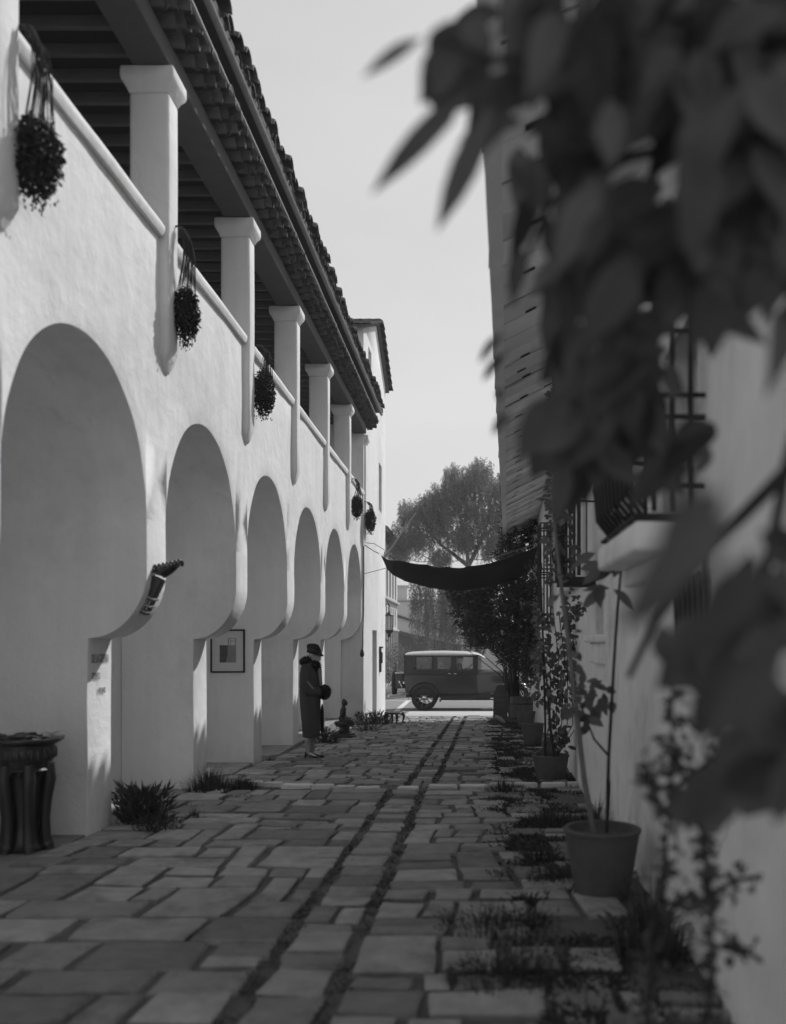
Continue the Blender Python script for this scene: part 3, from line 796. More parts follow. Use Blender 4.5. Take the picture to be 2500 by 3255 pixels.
for yy, s in ((.05, 1), (1.39, -1)):
    mb = MB()
    fn = lambda u, v, d: C(u, yy + s*(d + (v-1.16)*.06), v)
    panel(mb, fn, -.62, 1.68, 1.16, 1.76, wn, .05)
    fn2 = lambda u, v, d: C(u, yy + s*(.05 + d + (v-1.16)*.06), v)
    for a, b, c, d in holes(-.62, 1.68, 1.16, 1.76, wn): mb.face(*[fn2(*q, 0) for q in ((a, c), (a, d), (b, d), (b, c))])
    sp = mb.build('side_panel', 'car', car)
    for w in wn:
        mb = MB(); e = .018; a, b, c, d = w
        for q in ((a-e, b+e, c-e, c), (a-e, b+e, d, d+e), (a-e, a, c, d), (b, b+e, c, d)):
            mb.add([fn(q[0], q[2], -.012), fn(q[1], q[2], -.012), fn(q[1], q[3], -.012), fn(q[0], q[3], -.012)], [(0, 1, 2, 3)])
        mb.build('window_frame', 'metal_grey' if False else 'car_dark', sp)
        mb = MB(); mb.face(fn(a, c, .03), fn(b, c, .03), fn(b, d, .03), fn(a, d, .03)); mb.build('window', GLASS, sp)
mb = MB(); mb.box(cw.x-.64, cw.x-.60, cw.y+.05, cw.y+1.39, cw.z+1.15, cw.z+1.36); mb.box(cw.x-.64, cw.x-.60, cw.y+.05, cw.y+.42, cw.z+1.36, cw.z+1.64); mb.box(cw.x-.64, cw.x-.60, cw.y+1.02, cw.y+1.39, cw.z+1.36, cw.z+1.64); mb.box(cw.x-.64, cw.x-.60, cw.y+.05, cw.y+1.39, cw.z+1.64, cw.z+1.78)
mb.build('rear_panel', 'car_dark', car)
mb = MB(); rings = []
for x, zt, w in ((-.64, 1.765, .62), (-.60, 1.81, .66), (-.45, 1.845, .685), (0, 1.87, .70), (.6, 1.88, .70), (1.2, 1.865, .70), (1.62, 1.83, .69), (1.72, 1.80, .67), (1.92, 1.70, .66), (1.94, 1.685, .65)):
    lo = 1.75 if x < 1.7 else zt - .035
    rings.append([C(x, .72 + w*sy, z) for sy, z in ((-1, lo), (-1.03, (lo+zt)/2 - .01), (-.97, zt-.03), (-.6, zt), (0, zt+.012), (.6, zt), (.97, zt-.03), (1.03, (lo+zt)/2-.01), (1, lo))])
mb.loft(rings); mb.build('roof', 'car_top', car, smooth=55)
mb = MB()
for y0 in (.07, 1.33): mb.box(cw.x+1.66, cw.x+1.70, cw.y+y0, cw.y+y0+.05, cw.z+1.15, cw.z+1.78)
mb.box(cw.x+1.66, cw.x+1.70, cw.y+.12, cw.y+1.33, cw.z+1.72, cw.z+1.78)
ws = mb.build('windshield_frame', 'car_dark', car)
mb = MB(); mb.face(C(1.68, .12, 1.16), C(1.68, 1.33, 1.16), C(1.68, 1.33, 1.72), C(1.68, .12, 1.72)); mb.build('windshield', GLASS, ws)
mb = MB(); rings = []
for x, w, zt in ((1.67, .60, 1.27), (1.72, .56, 1.29), (2.0, .50, 1.285), (2.4, .42, 1.275), (2.86, .36, 1.27), (2.90, .33, 1.25)):
    rings.append([C(x, .72+w*a, z) for a, z in ((-1, .55), (-1, 1.12), (-.93, 1.20), (-.7, zt-.025), (0, zt), (.7, zt-.025), (.93, 1.20), (1, 1.12), (1, .55))])
mb.loft(rings); hd = mb.build('hood', 'car', car, smooth=45)
mb = MB()
for k in range(14): mb.obox(C(2.15+k*.035, .255 - .0*k + .045*(k*.035)/.5, .98), (.012, .02, .22))
mb.build('hood_louvre', 'car_dark', hd)
mb = MB(); mb.box(cw.x+1.70, cw.x+2.75, cw.y+.20, cw.y+.62, cw.z+1.288, cw.z+1.291); 
mb = MB(); rings = []
for x, z, w in ((2.90, 1.25, .34), (2.97, 1.24, .33)):
    rings.append([C(x, .72+w*a, q) for a, q in ((-1, .55), (-1, 1.1), (-.7, z), (.7, z), (1, 1.1), (1, .55))])
mb.loft(rings); mb.build('radiator', 'chrome', car)
def wheel(x, y, name='wheel', spare=False):
    mb = MB(); ax = 'x' if spare else 'y'
    mb.lathe([(.285, -.055), (.33, -.068), (.375, -.062), (.402, -.03), (.405, 0), (.402, .03), (.375, .062), (.33, .068), (.285, .055), (.275, 0), (.285, -.055)], 40, C(x, y, .405 if not spare else .83), ax, cap=spare)
    w = mb.build('tyre' if not spare else 'spare_wheel', 'rubber', car if spare else wroot, smooth=50); return w
for x in (0.0, 2.95):
    for y, s in ((.07, -1), (1.37, 1)):
        c = C(x, y, .405)
        mb = MB(); mb.lathe([(.275, -.05), (.292, -.05), (.292, .05), (.275, .05), (.268, 0), (.275, -.05)], 36, c, 'y', cap=False)
        wroot = mb.build('wheel', 'car_dark', car, smooth=50)
        wheel(x, y)
        mb = MB()
        for k in range(10):
            a = 2*math.pi*k/10; mb.tube([c + Vector((.05*math.cos(a), s*.02, .05*math.sin(a))), c + Vector((.275*math.cos(a), 0, .275*math.sin(a)))], [.019, .013], 6)
        mb.build('wheel_spokes', 'spoke', wroot, smooth=50)
        mb = MB(); mb.lathe([(.085, -.04), (.08, .02), (.05, .06), (.005, .075)][::1] if s > 0 else [(.005, -.075), (.05, -.06), (.08, -.02), (.085, .04)], 16, c, 'y'); mb.build('hub_cap', 'chrome', wroot, smooth=50)
def fender(xc, y0, y1, a0, a1, tail=None):
    mb = MB(); rings = []
    pts = []
    for k in range(19):
        a = R(a0 + (a1-a0)*k/18); pts.append((xc + .49*math.cos(a), .40 + .50*math.sin(a)))
    if tail: pts += tail
    for x, z in pts:
        rings.append([C(x, y0, z-.05), C(x, y0-.012, z-.02), C(x, y0+.03, z+.012), C(x, (y0+y1)/2, z+.03), C(x, y1, z+.02), C(x, y1, z-.0), C(x, (y0+y1)/2, z+.01), C(x, y0+.035, z-.01), C(x, y0+.012, z-.05)])
    mb.loft(rings); return mb.build('fender', 'car_dark', car, smooth=45)
for y0, y1 in ((-.02, .16), (1.46, 1.28)):
    fender(0, y0, y1, 188, -8, [(.54, .34)])
    fender(2.95, y0, y1, -15, 170, [(2.38, .42), (2.25, .36)])
for y0 in (.0, 1.24):
    mb = MB(); mb.box(cw.x+.52, cw.x+2.3, cw.y+y0, cw.y+y0+.2, cw.z+.33, cw.z+.37); mb.build('running_board', 'car_dark', car, bevel=.008)
    mb = MB(); mb.box(cw.x+.5, cw.x+2.1, cw.y+y0+(.2 if y0 < 1 else -.03), cw.y+y0+(.23 if y0 < 1 else 0), cw.z+.37, cw.z+.58); mb.build('sill_panel', 'car', car)
tr = cprism([(-.92, .69), (-.93, 1.1), (-.90, 1.22), (-.63, 1.22), (-.63, .69)], .22, 1.22, 'trunk', 'car_dark', car, .03)
mb = MB(); mb.box(cw.x-.94, cw.x-.63, cw.y+.215, cw.y+1.225, cw.z+1.18, cw.z+1.20); mb.obox(C(-.66, .19, .88), (.05, .05, .06)); mb.build('trunk_strap', 'chrome', tr)
wheel(-1.0, .72, spare=True)
mb = MB(); mb.tube([C(-1.12, -.02, .47), C(-1.16, .72, .47), C(-1.12, 1.46, .47)], .028, 8); mb.tube([C(-1.12, .3, .47), C(-.6, .3, .5)], .02, 6); mb.tube([C(-1.12, 1.1, .47), C(-.6, 1.1, .5)], .02, 6)
mb.build('bumper', 'chrome', car, smooth=60)
mb = MB(); mb.lathe([(.045, -.03), (.045, .02), (.03, .03)], 12, C(-.78, .10, .90), 'x'); mb.tube([C(-.78, .10, .9), C(-.70, .14, .7)], .014, 6); mb.build('tail_light', 'chrome', car, smooth=50)
mb = MB(); mb.box(cw.x-.6, cw.x+3.1, cw.y+.35, cw.y+1.1, cw.z+.40, cw.z+.50); mb.tube([C(0, .1, .40), C(0, 1.35, .40)], .05, 8); mb.tube([C(2.95, .1, .40), C(2.95, 1.35, .40)], .04, 8); mb.build('chassis', 'car_dark', car)
for x in (.80, .98):
    mb = MB(); mb.tube([C(x-.045, .0, 1.17), C(x+.045, -.005, 1.165)], .012, 6); mb.tube([C(x, .0, 1.17), C(x, .05, 1.17)], .018, 6); mb.build('door_handle', 'chrome', car, smooth=60)
for x, y0, y1 in ((-.35, .12, 1.32), (.86, .12, 1.32)):
    cprism([(x, .6), (x+.05, 1.38), (x-.06, 1.38), (x-.12, .6)], y0, y1, 'seat_back', 'seat', car, .03)
mb = MB(); mb.tube([C(1.66, .45, 1.1), C(1.40, .45, 1.34)], .015, 6)
cs = C(1.40, .45, 1.34); ax = Vector((-.7, 0, .65)).normalized(); e1 = Vector((0, 1, 0)); e2 = ax.cross(e1)
mb.tube([cs + (e1*math.cos(t) + e2*math.sin(t))*.19 for t in [2*math.pi*k/20 for k in range(21)]], .012, 6, False); mb.build('steering_wheel', 'car_dark', car, smooth=60)
for y0 in (.34, 1.1):
    mb = MB(); mb.lathe([(.03, -.12), (.09, -.06), (.10, .0), (.10, .01)], 16, C(3.0, y0, 1.0), 'x'); mb.build('headlight', 'chrome', car, smooth=50)
# the driver
dv = thing('person', 'driver in a dark hat at the steering wheel inside the sedan', 'person', C(1.08, .47, .9))
mb = MB(); o = C(1.08, .45, 0)
mb.ellip(o + Vector((0, 0, 1.18)), (.14, .22, .28), 16, 10); mb.ellip(o + Vector((.02, 0, 1.40)), (.10, .19, .10), 14, 8)
mb.tube([o + Vector((.02, 0, 1.42)), o + Vector((.04, 0, 1.54))], .055, 10)
mb.ellip(o + Vector((.055, 0, 1.605)), (.088, .072, .115), 14, 10); mb.ellip(o + Vector((.145, 0, 1.60)), (.02, .014, .022), 8, 6)
mb.ellip(o + Vector((.11, 0, 1.53)), (.03, .035, .022), 8, 6)
for s in (-1, 1):
    mb.tube([o + Vector((0, .19*s, 1.38)), o + Vector((.06, .24*s, 1.16)), o + Vector((.27, .13*s, 1.32))], [.062, .055, .038], 10)
    mb.ellip(o + Vector((.31, .13*s, 1.36)), (.04, .03, .05), 8, 6)
    for f in range(4): mb.tube([o + Vector((.30, .13*s + .016*(f-1.5), 1.38)), o + Vector((.345, .13*s + .016*(f-1.5), 1.40)), o + Vector((.35, .13*s + .016*(f-1.5), 1.36))], [.010, .009, .007], 6)
    mb.tube([o + Vector((.0, .09*s, .92)), o + Vector((.40, .10*s, .95)), o + Vector((.46, .10*s, .60))], [.09, .08, .055], 10)
mb.ellip(o + Vector((-.02, 0, .93)), (.16, .19, .12), 12, 8)
fuse(mb, 'body', 'skin', dv, .012, 3)
mb = MB(); mb.ellip(o + Vector((0, 0, 1.19)), (.155, .235, .27), 18, 12); mb.ellip(o + Vector((.015, 0, 1.40)), (.112, .205, .105), 16, 8)
for s in (-1, 1): mb.tube([o + Vector((0, .19*s, 1.38)), o + Vector((.06, .24*s, 1.16)), o + Vector((.255, .135*s, 1.31))], [.074, .067, .05], 10)
mb.build('coat', 'coat', dv, smooth=60)
mb = MB(); mb.lathe([(.085, 0), (.075, .03), (.06, .05)], 12, o + Vector((.03, 0, 1.45))); mb.ellip(o + Vector((.10, 0, 1.41)), (.03, .05, .07), 8, 6); mb.build('collar', 'paper', dv, smooth=60)
mb = MB(); mb.lathe([(.135, 1.655), (.128, 1.665), (.098, 1.67), (.095, 1.72), (.08, 1.755), (.02, 1.765)], 20, o + Vector((.05, 0, -.01))); mb.build('hat', 'felt', dv, smooth=60)

# ================================================================== ACROSS THE STREET
fb = thing('far_building', 'grey two-storey building with tall shuttered windows across the street, left behind the tower', 'building', (-7, 47, -.4))
FX = -4.5
hs = [(44.3+1.55*k, 45.2+1.55*k, 3.95, 5.6) for k in range(4)]; lo = [(44.1+1.2*k, 44.7+1.2*k, 2.45, 3.45) for k in range(5)]; dn = [(44.0+1.2*k, 44.75+1.2*k, -.4, 2.2) for k in range(5)]
mb = MB(); fn = lambda u, v, d: (FX - d, u, v)
panel(mb, fn, 40, 50.4, -.6, 6.7, hs + lo + dn, .2)
mb.face((FX, 40, -.6), (FX, 40, 6.7), (-14, 40, 6.7), (-14, 40, -.6)); mb.face((FX, 50.4, -.6), (-14, 50.4, -.6), (-14, 50.4, 6.7), (FX, 50.4, 6.7))
mb.build('wall', 'far_wall', fb)
for h in hs + lo + dn:
    mb = MB(); mb.box(FX-.22, FX-.16, h[0], h[1], h[2], h[3]); w = mb.build('window', 'far_dark', fb)
    mb = MB(); m = (h[0]+h[1])/2; mb.box(FX-.16, FX-.10, m-.03, m+.03, h[2], h[3]); mb.box(FX-.16, FX-.09, h[0], h[1], (h[2]+h[3])/2-.03, (h[2]+h[3])/2+.03)
    mb.build('shutter_rail', 'far_pale', w)
mb = MB(); mb.box(FX, FX+.16, 40, 50.5, 3.72, 3.84); mb.box(FX, FX+.12, 40, 50.45, 2.22, 2.34)
for k in range(6): mb.box(FX, FX+.09, 43.75+1.2*k, 43.95+1.2*k, -.4, 2.22)
mb.build('cornice', 'far_pale', fb, bevel=.02)
mb = MB(); mb.prism([(FX+.5, 6.62), (FX+.5, 6.72), (-9.2, 8.7), (-14.2, 6.7)], lambda u, v, d: (u, d, v), 39.6, 50.9)
for k in range(44): mb.tube([(FX+.52, 39.7+.255*k, 6.76), (-9.2, 39.7+.255*k, 8.75)], .09, 6)
mb.build('roof', 'far_roof', fb)
lb = thing('low_far_building', 'low pale flat-roofed building with a square chimney across the street, behind the drooping tree', 'building', (0, 60, -.4))
mb = MB(); mb.box(-5.3, 16, 58, 66, -.6, 4.28); mb.build('wall', 'far_wall', lb, bevel=.03, weld=True)
mb = MB(); mb.box(-5.4, 16.1, 57.9, 66.1, 4.28, 4.40); mb.build('parapet_cap', 'far_pale', lb, bevel=.02)
mb = MB(); mb.box(-5.2, -4.55, 58.4, 59.1, 4.40, 5.25); mb.box(-5.26, -4.49, 58.34, 59.16, 5.25, 5.36); mb.build('chimney', 'far_wall', lb)
mb = MB(); mb.prism([(-5.3, 3.45), (-5.3, 3.28), (-1.0, 1.95), (-1.0, 2.12)], lambda u, v, d: (u, d, v), 57.86, 57.995); mb.prism([(-5.3, 2.42), (-5.3, 2.2), (-1.0, 1.2), (-1.0, 1.38)], lambda u, v, d: (u, d, v), 57.8, 57.995)
mb.build('sloping_moulding', 'far_dark', lb)
mb = MB(); mb.face((-5.3, 57.94, 2.2), (-5.3, 57.94, -.5), (-1, 57.94, -.5), (-1, 57.94, 1.2)); mb.build('lower_wall', 'far_dark', lb)
bb = thing('background_house', 'plain pale house wall at the far right end of the street, seen past the oleander', 'building', (8, 46, -.4))
mb = MB(); mb.box(2.2, 12, 47, 53, -.6, 3.4); mb.build('wall', 'far_wall', bb, bevel=.03, weld=True)
mb = MB(); mb.prism([(46.5, 3.3), (50, 4.9), (53.5, 3.3), (50, 5.05)], lambda u, v, d: (d, u, v), 1.9, 12.3); mb.build('roof', 'far_roof', bb)
for k, (x, y, w, h) in enumerate(((-3.7, 41.0, 1.0, 1.9), (-2.3, 41.5, .8, 1.3), (3.2, 42.5, 1.5, 1.6))):
    o = thing('far_shrub', ('pale leafy shrub against the far building, behind the rear of the sedan', 'low shrub just behind the sedan trunk', 'rounded shrub across the street behind the sedan hood')[k], 'shrub', (x, y, -.4), 'shrubs across the street')
    r = random.Random(90+k); mb = MB()
    for _ in range(2600):
        d = rdir(r); f = r.random()**.35; p = Vector((x+d.x*w*f, y+d.y*.7*f, -.4 + h*.5 + d.z*h*.52*f)); p += Vector((.2, 0, .2))*n2(p.x*2, p.y*2, p.z*2)
        mb.leaf(p, (d + rdir(r)*.8).normalized(), rdir(r), r.uniform(.07, .15), .045)
    mb.build('foliage', 'leaf_hazed', o)
    mb = MB()
    for _ in range(5): mb.tube([(x, y, -.42), (x+r.uniform(-.3, .3), y+r.uniform(-.2, .2), h*.4), (x+r.uniform(-.6, .6)*w, y, h*.7-.3)], [.03, .02, .01], 5)
    mb.build('stem', 'bark', o)

# drooping pepper tree
pt = thing('pepper_tree', 'large drooping pepper tree with hanging fronds across the street', 'tree', (.2, 42, -.4))
TY = 42.0
mb = MB()
tb = Vector((.1, TY, -.5))
def q(px, py, dy=0): return at(px, py, TY+dy)
limbs = [
    ([tb, q(1520, 2000), q(1505, 1900), q(1490, 1800)], [.34, .27, .25, .22]),
    ([q(1490, 1800), q(1440, 1760, .4), q(1400, 1730, .5), q(1372, 1690, .5), q(1335, 1680, .3)], [.2, .15, .13, .10, .05]),
    ([q(1490, 1800), q(1480, 1690, -.5), q(1450, 1600, -.6), q(1430, 1550, -.6)], [.19, .14, .09, .04]),
    ([q(1490, 1800), q(1540, 1700, .3), q(1560, 1620, .5), q(1550, 1540, .5)], [.19, .14, .09, .04]),
    ([q(1505, 1900), q(1450, 1850, -.6), q(1400, 1800, -.9), q(1330, 1755, -1.0)], [.16, .11, .08, .03]),
    ([q(1372, 1690, .5), q(1345, 1620, .6), q(1310, 1600, .6)], [.08, .05, .03]),
    ([q(1540, 1700, .3), q(1600, 1660, -.2), q(1640, 1640, -.4)], [.11, .07, .04]),
    ([q(1400, 1730, .5), q(1395, 1640, .2), q(1360, 1590, 0)], [.08, .05, .02]),
]
for p, rr in limbs: mb.tube(p, [q_*.55 for q_ in rr], 8)
mb.build('trunk', 'bark', pt, smooth=60)
r = random.Random(77); mb = MB()
def strand(p, ln, m):
    sway = Vector((r.uniform(-.12, .12), r.uniform(-.12, .12), 0)); n = max(4, int(ln/.055))
    prev = p
    for k in range(n):
        t = k/n; c = p + sway*t*ln + Vector((0, 0, -ln*t)) + Vector((.03*n2(p.x*9+t*4, p.y*9), 0, 0))
        for s in (-1, 1):
            if r.random() < .72:
                d = Vector((s*r.uniform(.2, 1), r.uniform(-.8, .8), -r.uniform(.5, 1.3))).normalized()
                mb.leaf(c, d, rdir(r), r.uniform(.10, .19), r.uniform(.03, .05))
cl = [(1290, 1690, 62), (1330, 1620, 46), (1300, 1610, 38), (1365, 1600, 50), (1340, 1700, 55), (1400, 1560, 45), (1420, 1620, 60), (1450, 1530, 55), (1480, 1590, 65), (1500, 1510, 55), (1530, 1480, 45), (1560, 1550, 70),
      (1610, 1520, 60), (1530, 1640, 70), (1590, 1640, 65), (1450, 1690, 50), (1490, 1700, 45), (1560, 1720, 55), (1620, 1720, 55), (1390, 1660, 40), (1640, 1600, 60), (1370, 1500+80, 30), (1440, 1490, 30), (1270, 1740, 40), (1400, 1760, 40), (1660, 1560, 60)]
for px, py, rad in cl:
    for k in range(int(rad*2.7)):
        d = rdir(r); f = r.random()**.5
        p = at(px + d.x*rad*f, py + d.z*rad*.8*f, TY + d.y*1.3)
        strand(p, r.uniform(.25, .95), 1)
for k in range(230):                            # the long curtains hanging low
    px = r.choice([1315, 1330, 1345, 1362, 1378, 1395, 1415, 1432, 1455, 1480, 1500, 1520, 1545, 1565]) + r.gauss(0, 6)
    py = 1850 + r.uniform(-40, 60)
    p = at(px, py, TY - 1 + r.uniform(-.7, .7)); end = at(px, 2080 - (50 if px < 1340 else 0) - r.uniform(0, 130)*abs(r.gauss(0, 1)), TY-1)
    strand(p, max(.5, p.z-end.z), 1)
mb.build('crown', 'leaf_hazed', pt)
# ================================================================== THE WOMAN
WX, WY = -2.50, 13.40
wz = gz(WY)
wm = thing('person', 'woman in a dark fur collared coat and cloche hat, hands in a muff', 'person', (WX, WY, wz))
def W(x, y, z): return Vector((WX + x, WY + y, wz + z))
mb = MB()
mb.ellip(W(0, 0, 1.15), (.12, .17, .30), 18, 12); mb.ellip(W(-.02, 0, .93), (.135, .175, .16), 18, 12)
mb.tube([W(-.01, 0, 1.36), W(.03, 0, 1.50)], [.062, .055], 12)
mb.ellip(W(.05, 0, 1.58), (.085, .07, .11), 18, 14)
mb.ellip(W(.09, 0, 1.52), (.048, .044, .05), 12, 8)                       # jaw
mb.tube([W(.125, 0, 1.60), W(.156, 0, 1.556)], [.012, .018], 8)             # nose
mb.ellip(W(.143, 0, 1.532), (.018, .026, .008), 8, 6); mb.ellip(W(.143, 0, 1.518), (.018, .022, .008), 8, 6)
mb.ellip(W(.13, 0, 1.492), (.026, .028, .02), 8, 6)
for s in (-1, 1):
    mb.ellip(W(.05, .076*s, 1.57), (.02, .012, .032), 8, 6)
    mb.ellip(W(.118, .034*s, 1.60), (.014, .016, .010), 8, 6)
    mb.tube([W(-.02, .165*s, 1.36), W(-.04, .20*s, 1.08), W(.12, .10*s, 1.0)], [.055, .045, .030], 12)
    mb.ellip(W(.165, .075*s, 1.0), (.045, .02, .036), 10, 8)
    for f in range(4): mb.tube([W(.185, .07*s - .0*f, 1.025-.017*f), W(.215, .045*s, 1.02-.017*f), W(.22, .015*s, 1.02-.017*f)], [.009, .008, .007], 6)
    mb.tube([W(.16, .06*s, 1.03), W(.19, .035*s, 1.045)], [.010, .008], 6)
    lx = -.02 if s < 0 else .02
    mb.tube([W(-.01, .08*s, .92), W(lx, .085*s, .50), W(lx-.012, .082*s, .36), W(lx-.015, .08*s, .20), W(lx-.005, .08*s, .085)], [.09, .053, .049, .037, .029], 12)
    mb.tube([W(lx-.015, .08*s, .085), W(lx+.05, .08*s, .055), W(lx+.12, .08*s, .025)], [.034, .032, .022], 10)
fuse(mb, 'body', 'skin', wm, .0085, 3)
for s in (-1, 1):
    lx = -.02 if s < 0 else .02; mb = MB()
    mb.tube([W(lx, .075*s, .52), W(lx-.012, .075*s, .36), W(lx-.012, .078*s, .20), W(lx-.005, .08*s, .085), W(lx+.02, .08*s, .06)], [.058, .053, .041, .033, .036], 14)
    mb.build('stocking', 'stocking', wm, smooth=60)
mb = MB(); rings = []
prof = [(.325, .005, .122, .175), (.34, .005, .124, .178), (.55, .0, .133, .185), (.80, -.008, .150, .20), (1.0, -.012, .156, .205), (1.15, -.015, .152, .20), (1.28, -.022, .14, .198), (1.37, -.025, .122, .19), (1.43, -.02, .095, .155), (1.47, -.01, .07, .09)]
for z, cx, rx, ry in prof:
    ring = []
    for k in range(40):
        a = 2*math.pi*k/40
        f = 1 + (.055*math.sin(7*a + z*2) + .03*math.sin(13*a+1))*max(0, (1.1-z))*.9 + .02*n2(math.cos(a)*2, math.sin(a)*2, z*5)
        ring.append(W(cx + rx*f*math.cos(a), ry*f*math.sin(a), z + .006*math.sin(5*a)*(z < .5)))
    rings.append(ring)
mb.loft(rings)
for s in (-1, 1):
    pts = [W(-.03, .155*s, 1.40), W(-.05, .20*s, 1.28), W(-.055, .225*s, 1.10), W(-.01, .20*s, 1.02), W(.08, .14*s, 1.01), W(.14, .10*s, 1.01)]
    mb.tube(pts, [.07, .078, .075, .076, .072, .07], 14)
mb.build('coat', 'coat', wm, smooth=60)
mb = MB()
mb.add([W(.135, -.03, 1.34), W(.152, -.10, 1.30), W(.160, -.085, 1.10), W(.165, -.03, 1.05), W(.172, .0, 1.1), W(.165, .0, 1.33)], [(0, 1, 2, 3, 4, 5)])
mb.tube([W(.13, -.06, 1.36), W(.155, -.07, 1.22), W(.17, -.05, 1.06)], [.022, .026, .02], 8)
mb.build('scarf', 'scarf', wm, smooth=60)
mb = MB()                                   # embroidery on the sleeve
r = random.Random(3)
for k in range(16):
    t = k/15; c = W(-.0 + .075*t + .012*math.sin(k*2.1), -.268 + .06*t, 1.165 - .105*t)
    mb.ellip(c, (.012, .014, .012), 6, 5)
mb.build('sleeve_trim', 'scarf', wm, smooth=60)
def furry(mb, c, rad, n, seed, ln=.03):
    r = random.Random(seed)
    for _ in range(n):
        d = rdir(r); p = c + Vector((d.x*rad[0], d.y*rad[1], d.z*rad[2]))*.96
        mb.leaf(p, (d + Vector((0, 0, -.35)) + rdir(r)*.5).normalized(), rdir(r), ln*r.uniform(.6, 1.3), .010)
mb = MB()
mb.ellip(W(-.065, 0, 1.455), (.10, .165, .075), 20, 12, bump=.12); mb.ellip(W(.06, -.06, 1.385), (.075, .085, .085), 16, 10, bump=.15); mb.ellip(W(.06, .06, 1.385), (.075, .085, .085), 16, 10, bump=.15)
mb.ellip(W(.10, -.03, 1.36), (.055, .06, .08), 14, 8, bump=.2)
for c, q, n in ((W(-.055, 0, 1.455), (.105, .165, .075), 420), (W(.06, -.06, 1.385), (.075, .085, .085), 280), (W(.06, .06, 1.385), (.075, .085, .085), 150), (W(.1, -.03, 1.36), (.055, .06, .08), 160)): furry(mb, c, q, n, 5)
mb.build('fur_collar', 'fur', wm)
mb = MB(); mb.ellip(W(.20, -.01, 1.0), (.098, .15, .108), 20, 14, bump=.1); furry(mb, W(.20, -.01, 1.0), (.098, .15, .108), 600, 9, .025); mb.build('muff', 'fur', wm)
mb = MB(); rings = []
for z, rx, ry, cx in ((1.585, .112, .098, .055), (1.60, .106, .094, .05), (1.64, .105, .092, .045), (1.675, .10, .088, .038), (1.70, .086, .076, .03), (1.716, .055, .05, .02), (1.722, .01, .01, .015)):
    rings.append([W(cx + rx*math.cos(a), ry*math.sin(a), z + .012 - .016*math.cos(a)*(z < 1.7)) for a in [2*math.pi*k/24 for k in range(24)]])
mb.loft(rings)
rings = []
for e, dz in ((0, .016), (.014, -.004), (.026, -.022), (.022, -.03), (.0, .0)):
    rings.append([W(.055 + (.108+e*(1.3 if math.cos(a) > 0 else .4))*math.cos(a), (.094+e*.8)*math.sin(a), 1.600 + dz - .034*math.cos(a)) for a in [2*math.pi*k/24 for k in range(24)]])
mb.loft(rings, cap=False)
ht = mb.build('hat', 'felt', wm, smooth=60)
mb = MB(); rings = []
for z in (1.612, 1.642): rings.append([W(.05 + .109*math.cos(a), .0965*math.sin(a), z + .008 - .018*math.cos(a)) for a in [2*math.pi*k/24 for k in range(24)]])
mb.loft(rings, cap=False); mb.build('hat_band', 'leather', ht, smooth=60)
for s in (-1, 1):
    lx = -.02 if s < 0 else .02
    mb = MB()
    mb.loft([[W(lx + a, .08*s + b, z) for a, b in ((-.05, -.028), (0, -.034), (.07, -.036), (.14, -.03), (.175, 0), (.14, .03), (.07, .036), (0, .034), (-.05, .028))] for z in (.001, .012)])
    rings = []
    for x, w, z0, z1 in ((-.052, .026, .055, .115), (-.03, .033, .05, .10), (.03, .036, .035, .075), (.08, .038, .012, .055), (.13, .034, .008, .045), (.168, .014, .008, .028)):
        rings.append([W(lx + x, .08*s + w*math.cos(a), (z0+z1)/2 + (z1-z0)/2*math.sin(a)) for a in [2*math.pi*k/10 for k in range(10)]])
    mb.loft(rings)
    mb.obox(W(lx-.045, .08*s, .03), (.026, .03, .06))
    mb.build('shoe', 'leather', wm, smooth=50)
um = thing('furled_umbrella', 'dark furled umbrella hanging beside the woman behind her coat', 'umbrella', W(.165, .17, .35))
mb = MB(); mb.tube([W(.10, .12, .98), W(.11, .19, .75)], .008, 6); mb.lathe([(.008, .03), (.026, .06), (.03, .2), (.028, .36), (.012, .44), (.008, .46)], 10, W(.135, .20, .34)); mb.tube([W(.135, .20, .37), W(.135, .20, .30)], .006, 6)
mb.build('canopy', 'cloth_dark', um, smooth=60)

# ================================================================== STATUE
SX, SY = -2.565, 17.25
sz = gz(SY)
st = thing('seated_statue', 'dark bronze statue of a seated meditating figure on a lotus pedestal beside the alley', 'statue', (SX, SY, sz))
def Q(x, y, z): return Vector((SX + x, SY + y, sz + z))
mb = MB()
mb.lathe([(.235, 0), (.24, .045), (.20, .05), (.205, .085), (.16, .10), (.13, .125), (.10, .14), (.10, .20), (.12, .215)], 8, Q(0, 0, 0))
pd = mb.build('pedestal', 'bronze', st, bevel=.006, weld=True)
mb = MB(); mb.lathe([(.10, .20), (.15, .225), (.175, .26), (.18, .30), (.17, .315), (.1, .32)], 20, Q(0, 0, 0))
for row, (rr, z0, h, n, off) in enumerate(((.15, .215, .07, 14, 0), (.168, .25, .065, 14, .22))):
    for k in range(n):
        a = 2*math.pi*k/n + off; c = Q(rr*math.cos(a), rr*math.sin(a), z0+h*.5)
        mb.ellip(c, (.018+.012*abs(math.cos(a)), .018+.012*abs(math.sin(a)), h*.55), 8, 6)
mb.build('lotus_base', 'bronze', pd, smooth=60)
mb = MB()
mb.ellip(Q(-.03, 0, .46), (.062, .085, .14), 16, 12); mb.ellip(Q(-.02, 0, .545), (.058, .105, .055), 16, 10); mb.ellip(Q(-.03, 0, .37), (.085, .10, .07), 14, 10)
mb.tube([Q(-.02, 0, .58), Q(-.01, 0, .64)], .032, 10); mb.ellip(Q(.0, 0, .675), (.056, .05, .066), 14, 12); mb.ellip(Q(-.012, 0, .735), (.026, .026, .024), 10, 8)
